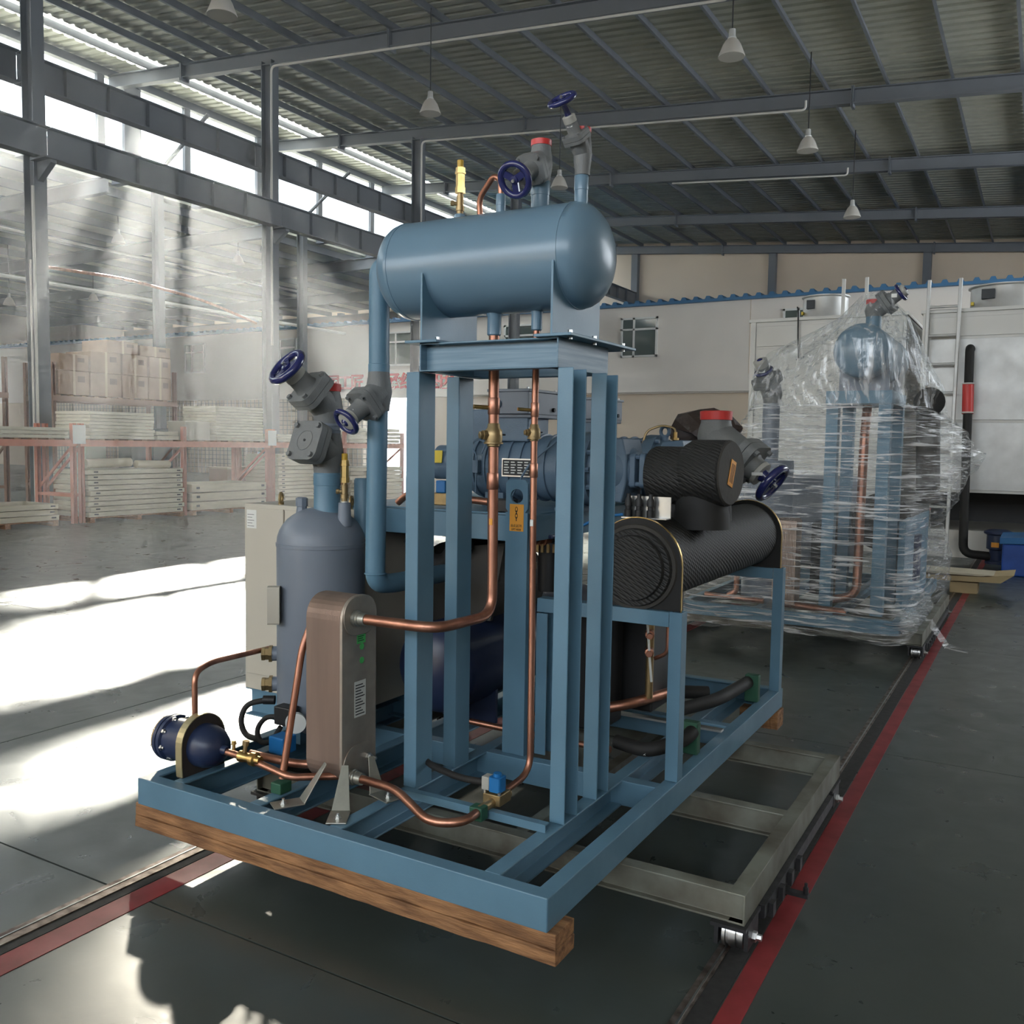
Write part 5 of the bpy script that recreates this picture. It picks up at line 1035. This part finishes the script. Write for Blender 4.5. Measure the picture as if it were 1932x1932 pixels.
def pal(x0, x1, y0, y1, z, label):
    p = empty('pallet', ((x0+x1)/2, (y0+y1)/2, z), label, 'pallet')
    for y in (y0, (y0+y1)/2-0.05, y1-0.1): MB().box(x0, x1, y, y+0.1, z, z+0.08).build('bearer', WOOD, p, 0)
    for k in range(6):
        y = x0+(x1-x0-0.1)*k/5; MB().box(y, y+0.1, y0, y1, z+0.08, z+0.1).build('board', WOOD, p, 0)
    return p
stack(-16.7, -15.62, 10.98, 13.18, 0.105, 1.02, 9, 'big film-wrapped stack of cream panels on the floor under the rack', slots=True, jit=0.025)
pal(-16.7, -15.6, 10.98, 13.18, 0.0, 'low timber pallet under the big cream panel stack')
ro = MB().tube([(-15.9, 11.1, 1.12), (-15.9, 12.1, 1.14)], 0.09, 0, 14).build('foam_roll', PANEL, None); tag(ro, 'longer cream roll lying on the big wrapped panel stack', 'roll')
ro2 = MB().tube([(-15.85, 12.2, 1.10), (-15.85, 13.0, 1.09)], 0.08, 0, 14).build('foam_roll', PANEL, None); tag(ro2, 'shorter cream roll lying on the big wrapped panel stack', 'roll')
stack(-16.7, -15.62, 13.4, 15.55, 0.105, 0.68, 3, 'three thick cream panels stacked under the rack next to the second column', PANEL, 0.02, True)
pal(-16.7, -15.6, 13.4, 15.55, 0.0, 'low timber pallet under the three thick panels')
stack(-16.6, -15.55, 8.4, 10.3, 0.105, 0.42, 3, 'low stack of cream panels at the left edge of the floor', PANEL, 0.03, True)
pal(-16.6, -15.55, 8.4, 10.3, 0.0, 'low timber pallet under the panels at the left edge')
stack(-16.7, -15.65, 8.35, 10.6, 1.6, 1.8, 3, 'thin wrapped panels lying on the far left rack', WRAPP, 0.02)
stack(-16.7, -15.65, 11.05, 12.5, 1.6, 2.13, 8, 'wrapped stack of cream panels on the rack shelf below the cartons', WRAPP, 0.02)
stack(-16.7, -15.65, 14.1, 15.5, 1.6, 2.36, 12, 'tall bright wrapped stack on the rack shelf beside the second column', WRAPP, 0.015)
stack(-16.5, -15.7, 12.6, 13.15, 1.6, 1.78, 2, 'small wrapped bundle lying on the rack shelf between the two stacks', WRAPP, 0.02)
bxo = MB().box(-16.3, -15.75, 13.36, 14.02, 1.6, 2.0).build('storage_box', CABI, None, 0, 0.01); tag(bxo, 'plain beige box on the rack shelf left of the tall bright stack', 'box')
stack(-16.7, -15.62, 15.95, 17.3, 0.005, 1.30, 14, 'tall cream panel stack with dark slots behind the separator vessel', PANEL, 0.01, True)
stack(-16.7, -15.62, 18.55, 20.75, 0.005, 0.95, 9, 'cream panel stack seen behind the blue down pipe', PANEL, 0.03)
stack(-16.7, -15.65, 15.95, 17.9, 1.6, 1.78, 3, 'flat wrapped bundle on the shelf behind the separator valves', WRAPP, 0.03)
stack(-16.7, -15.65, 18.5, 20.7, 1.6, 2.0, 4, 'wrapped goods on the shelf behind the blue down pipe', WRAPP, 0.03)
# second, taller rack with cartons
XF2, XB2 = -19.2, -20.2
rack(12.6, 16.0, (12.65, 15.95), 'tall brown rack with cartons behind the orange racks', XF2, XB2, (2.55,), 3.3, RBROWN)
rack(8.6, 11.6, (8.65, 11.55), 'tall brown rack with cartons behind the first column, at the left edge', XF2, XB2, (2.55,), 3.3, RBROWN)
def carton(y0, y1, z0, z1, label, x0=-20.1, x1=-19.15):
    c = MB().box(x0, x1, y0, y1, z0, z1).build('carton', CARD, None, 0, 0.015); tag(c, label, 'carton', 'brown cartons on the tall racks')
    MB().box(x0-0.001, x1+0.002, (y0+y1)/2-0.03, (y0+y1)/2+0.03, z0+0.001, z1+0.002).build('tape', mat('packing_tape', (0.5, 0.38, 0.24), 0.3), c, 0)
    MB().box(x1+0.001, x1+0.003, y0+(y1-y0)*0.62, y0+(y1-y0)*0.85, z0+(z1-z0)*0.55, z0+(z1-z0)*0.8).build('printed_mark', mat('carton_print', (0.2, 0.13, 0.09), 0.7), c, 0)
ys = (12.75, 13.55, 14.4, 15.15, 15.85)
for i, nm in enumerate(('leftmost', 'second from the left', 'third from the left', 'rightmost')):
    carton(ys[i], ys[i+1]-0.03, 2.58, 3.12, 'brown carton on the tall rack, bottom layer, %s' % nm)
    carton(ys[i]+0.02, ys[i+1]-0.04, 3.125, 3.62 if i else 3.5, 'brown carton on the tall rack, middle layer, %s' % nm)
carton(14.0, 14.85, 3.625, 3.92, 'brown carton on top of the pile on the tall rack, left of two'); carton(14.9, 15.8, 3.625, 3.88, 'brown carton on top of the pile on the tall rack, right of two')
carton(8.9, 10.1, 2.58, 3.95, 'large brown carton at the left edge, beside the first column', ); carton(10.15, 11.4, 2.58, 3.9, 'large brown carton mostly hidden by the first column')
# workplace behind the racks
cbd = MB().box(-21.5, -21.0, 16.0, 17.4, 0, 1.9).build('steel_cabinet', GREYB, None, 0, 0.02); tag(cbd, 'dark grey steel cabinet in the shade behind the racks', 'cabinet')
for y in (16.02, 16.72): MB().box(-21.0, -20.985, y, y+0.66, 0.05, 1.85).build('door', GREYB, cbd, 0)
cpd = MB().box(-21.4, -20.9, 14.6, 15.2, 0, 1.9).build('steel_cabinet', mat('pale_green_cabinet', (0.42, 0.46, 0.36), 0.5), None, 0, 0.02); tag(cpd, 'pale green steel cabinet behind the racks', 'cabinet')
MB().box(-20.9, -20.885, 14.62, 15.18, 0.05, 1.85).build('door', mat('pale_green_cabinet', (0.4, 0.4, 0.4)), cpd, 0)
dk = empty('work_desk', (-20.6, 20.0, 0), 'brown work desk behind the racks next to the second column', 'desk')
MB().box(-21.0, -20.2, 18.6, 21.4, 0.78, 0.83).build('desk_top', CARD, dk, 0); MB().box(-20.25, -20.2, 18.6, 21.4, 0.1, 0.78).build('front_panel', RBROWN, dk, 0)
for y in (18.65, 21.3): MB().box(-21.0, -20.25, y, y+0.05, 0, 0.78).build('leg', RBROWN, dk, 0)
mo = MB().box(-20.6, -20.57, 20.1, 20.7, 0.95, 1.3).box(-20.62, -20.5, 20.35, 20.45, 0.83, 0.97).build('monitor', BLACK, None, 0); tag(mo, 'small computer monitor standing on the brown desk', 'monitor')
MB().box(-20.57, -20.565, 20.13, 20.67, 0.98, 1.27).build('screen', mat('pale_screen', (0.6, 0.75, 0.85), 0.3), mo, 0)
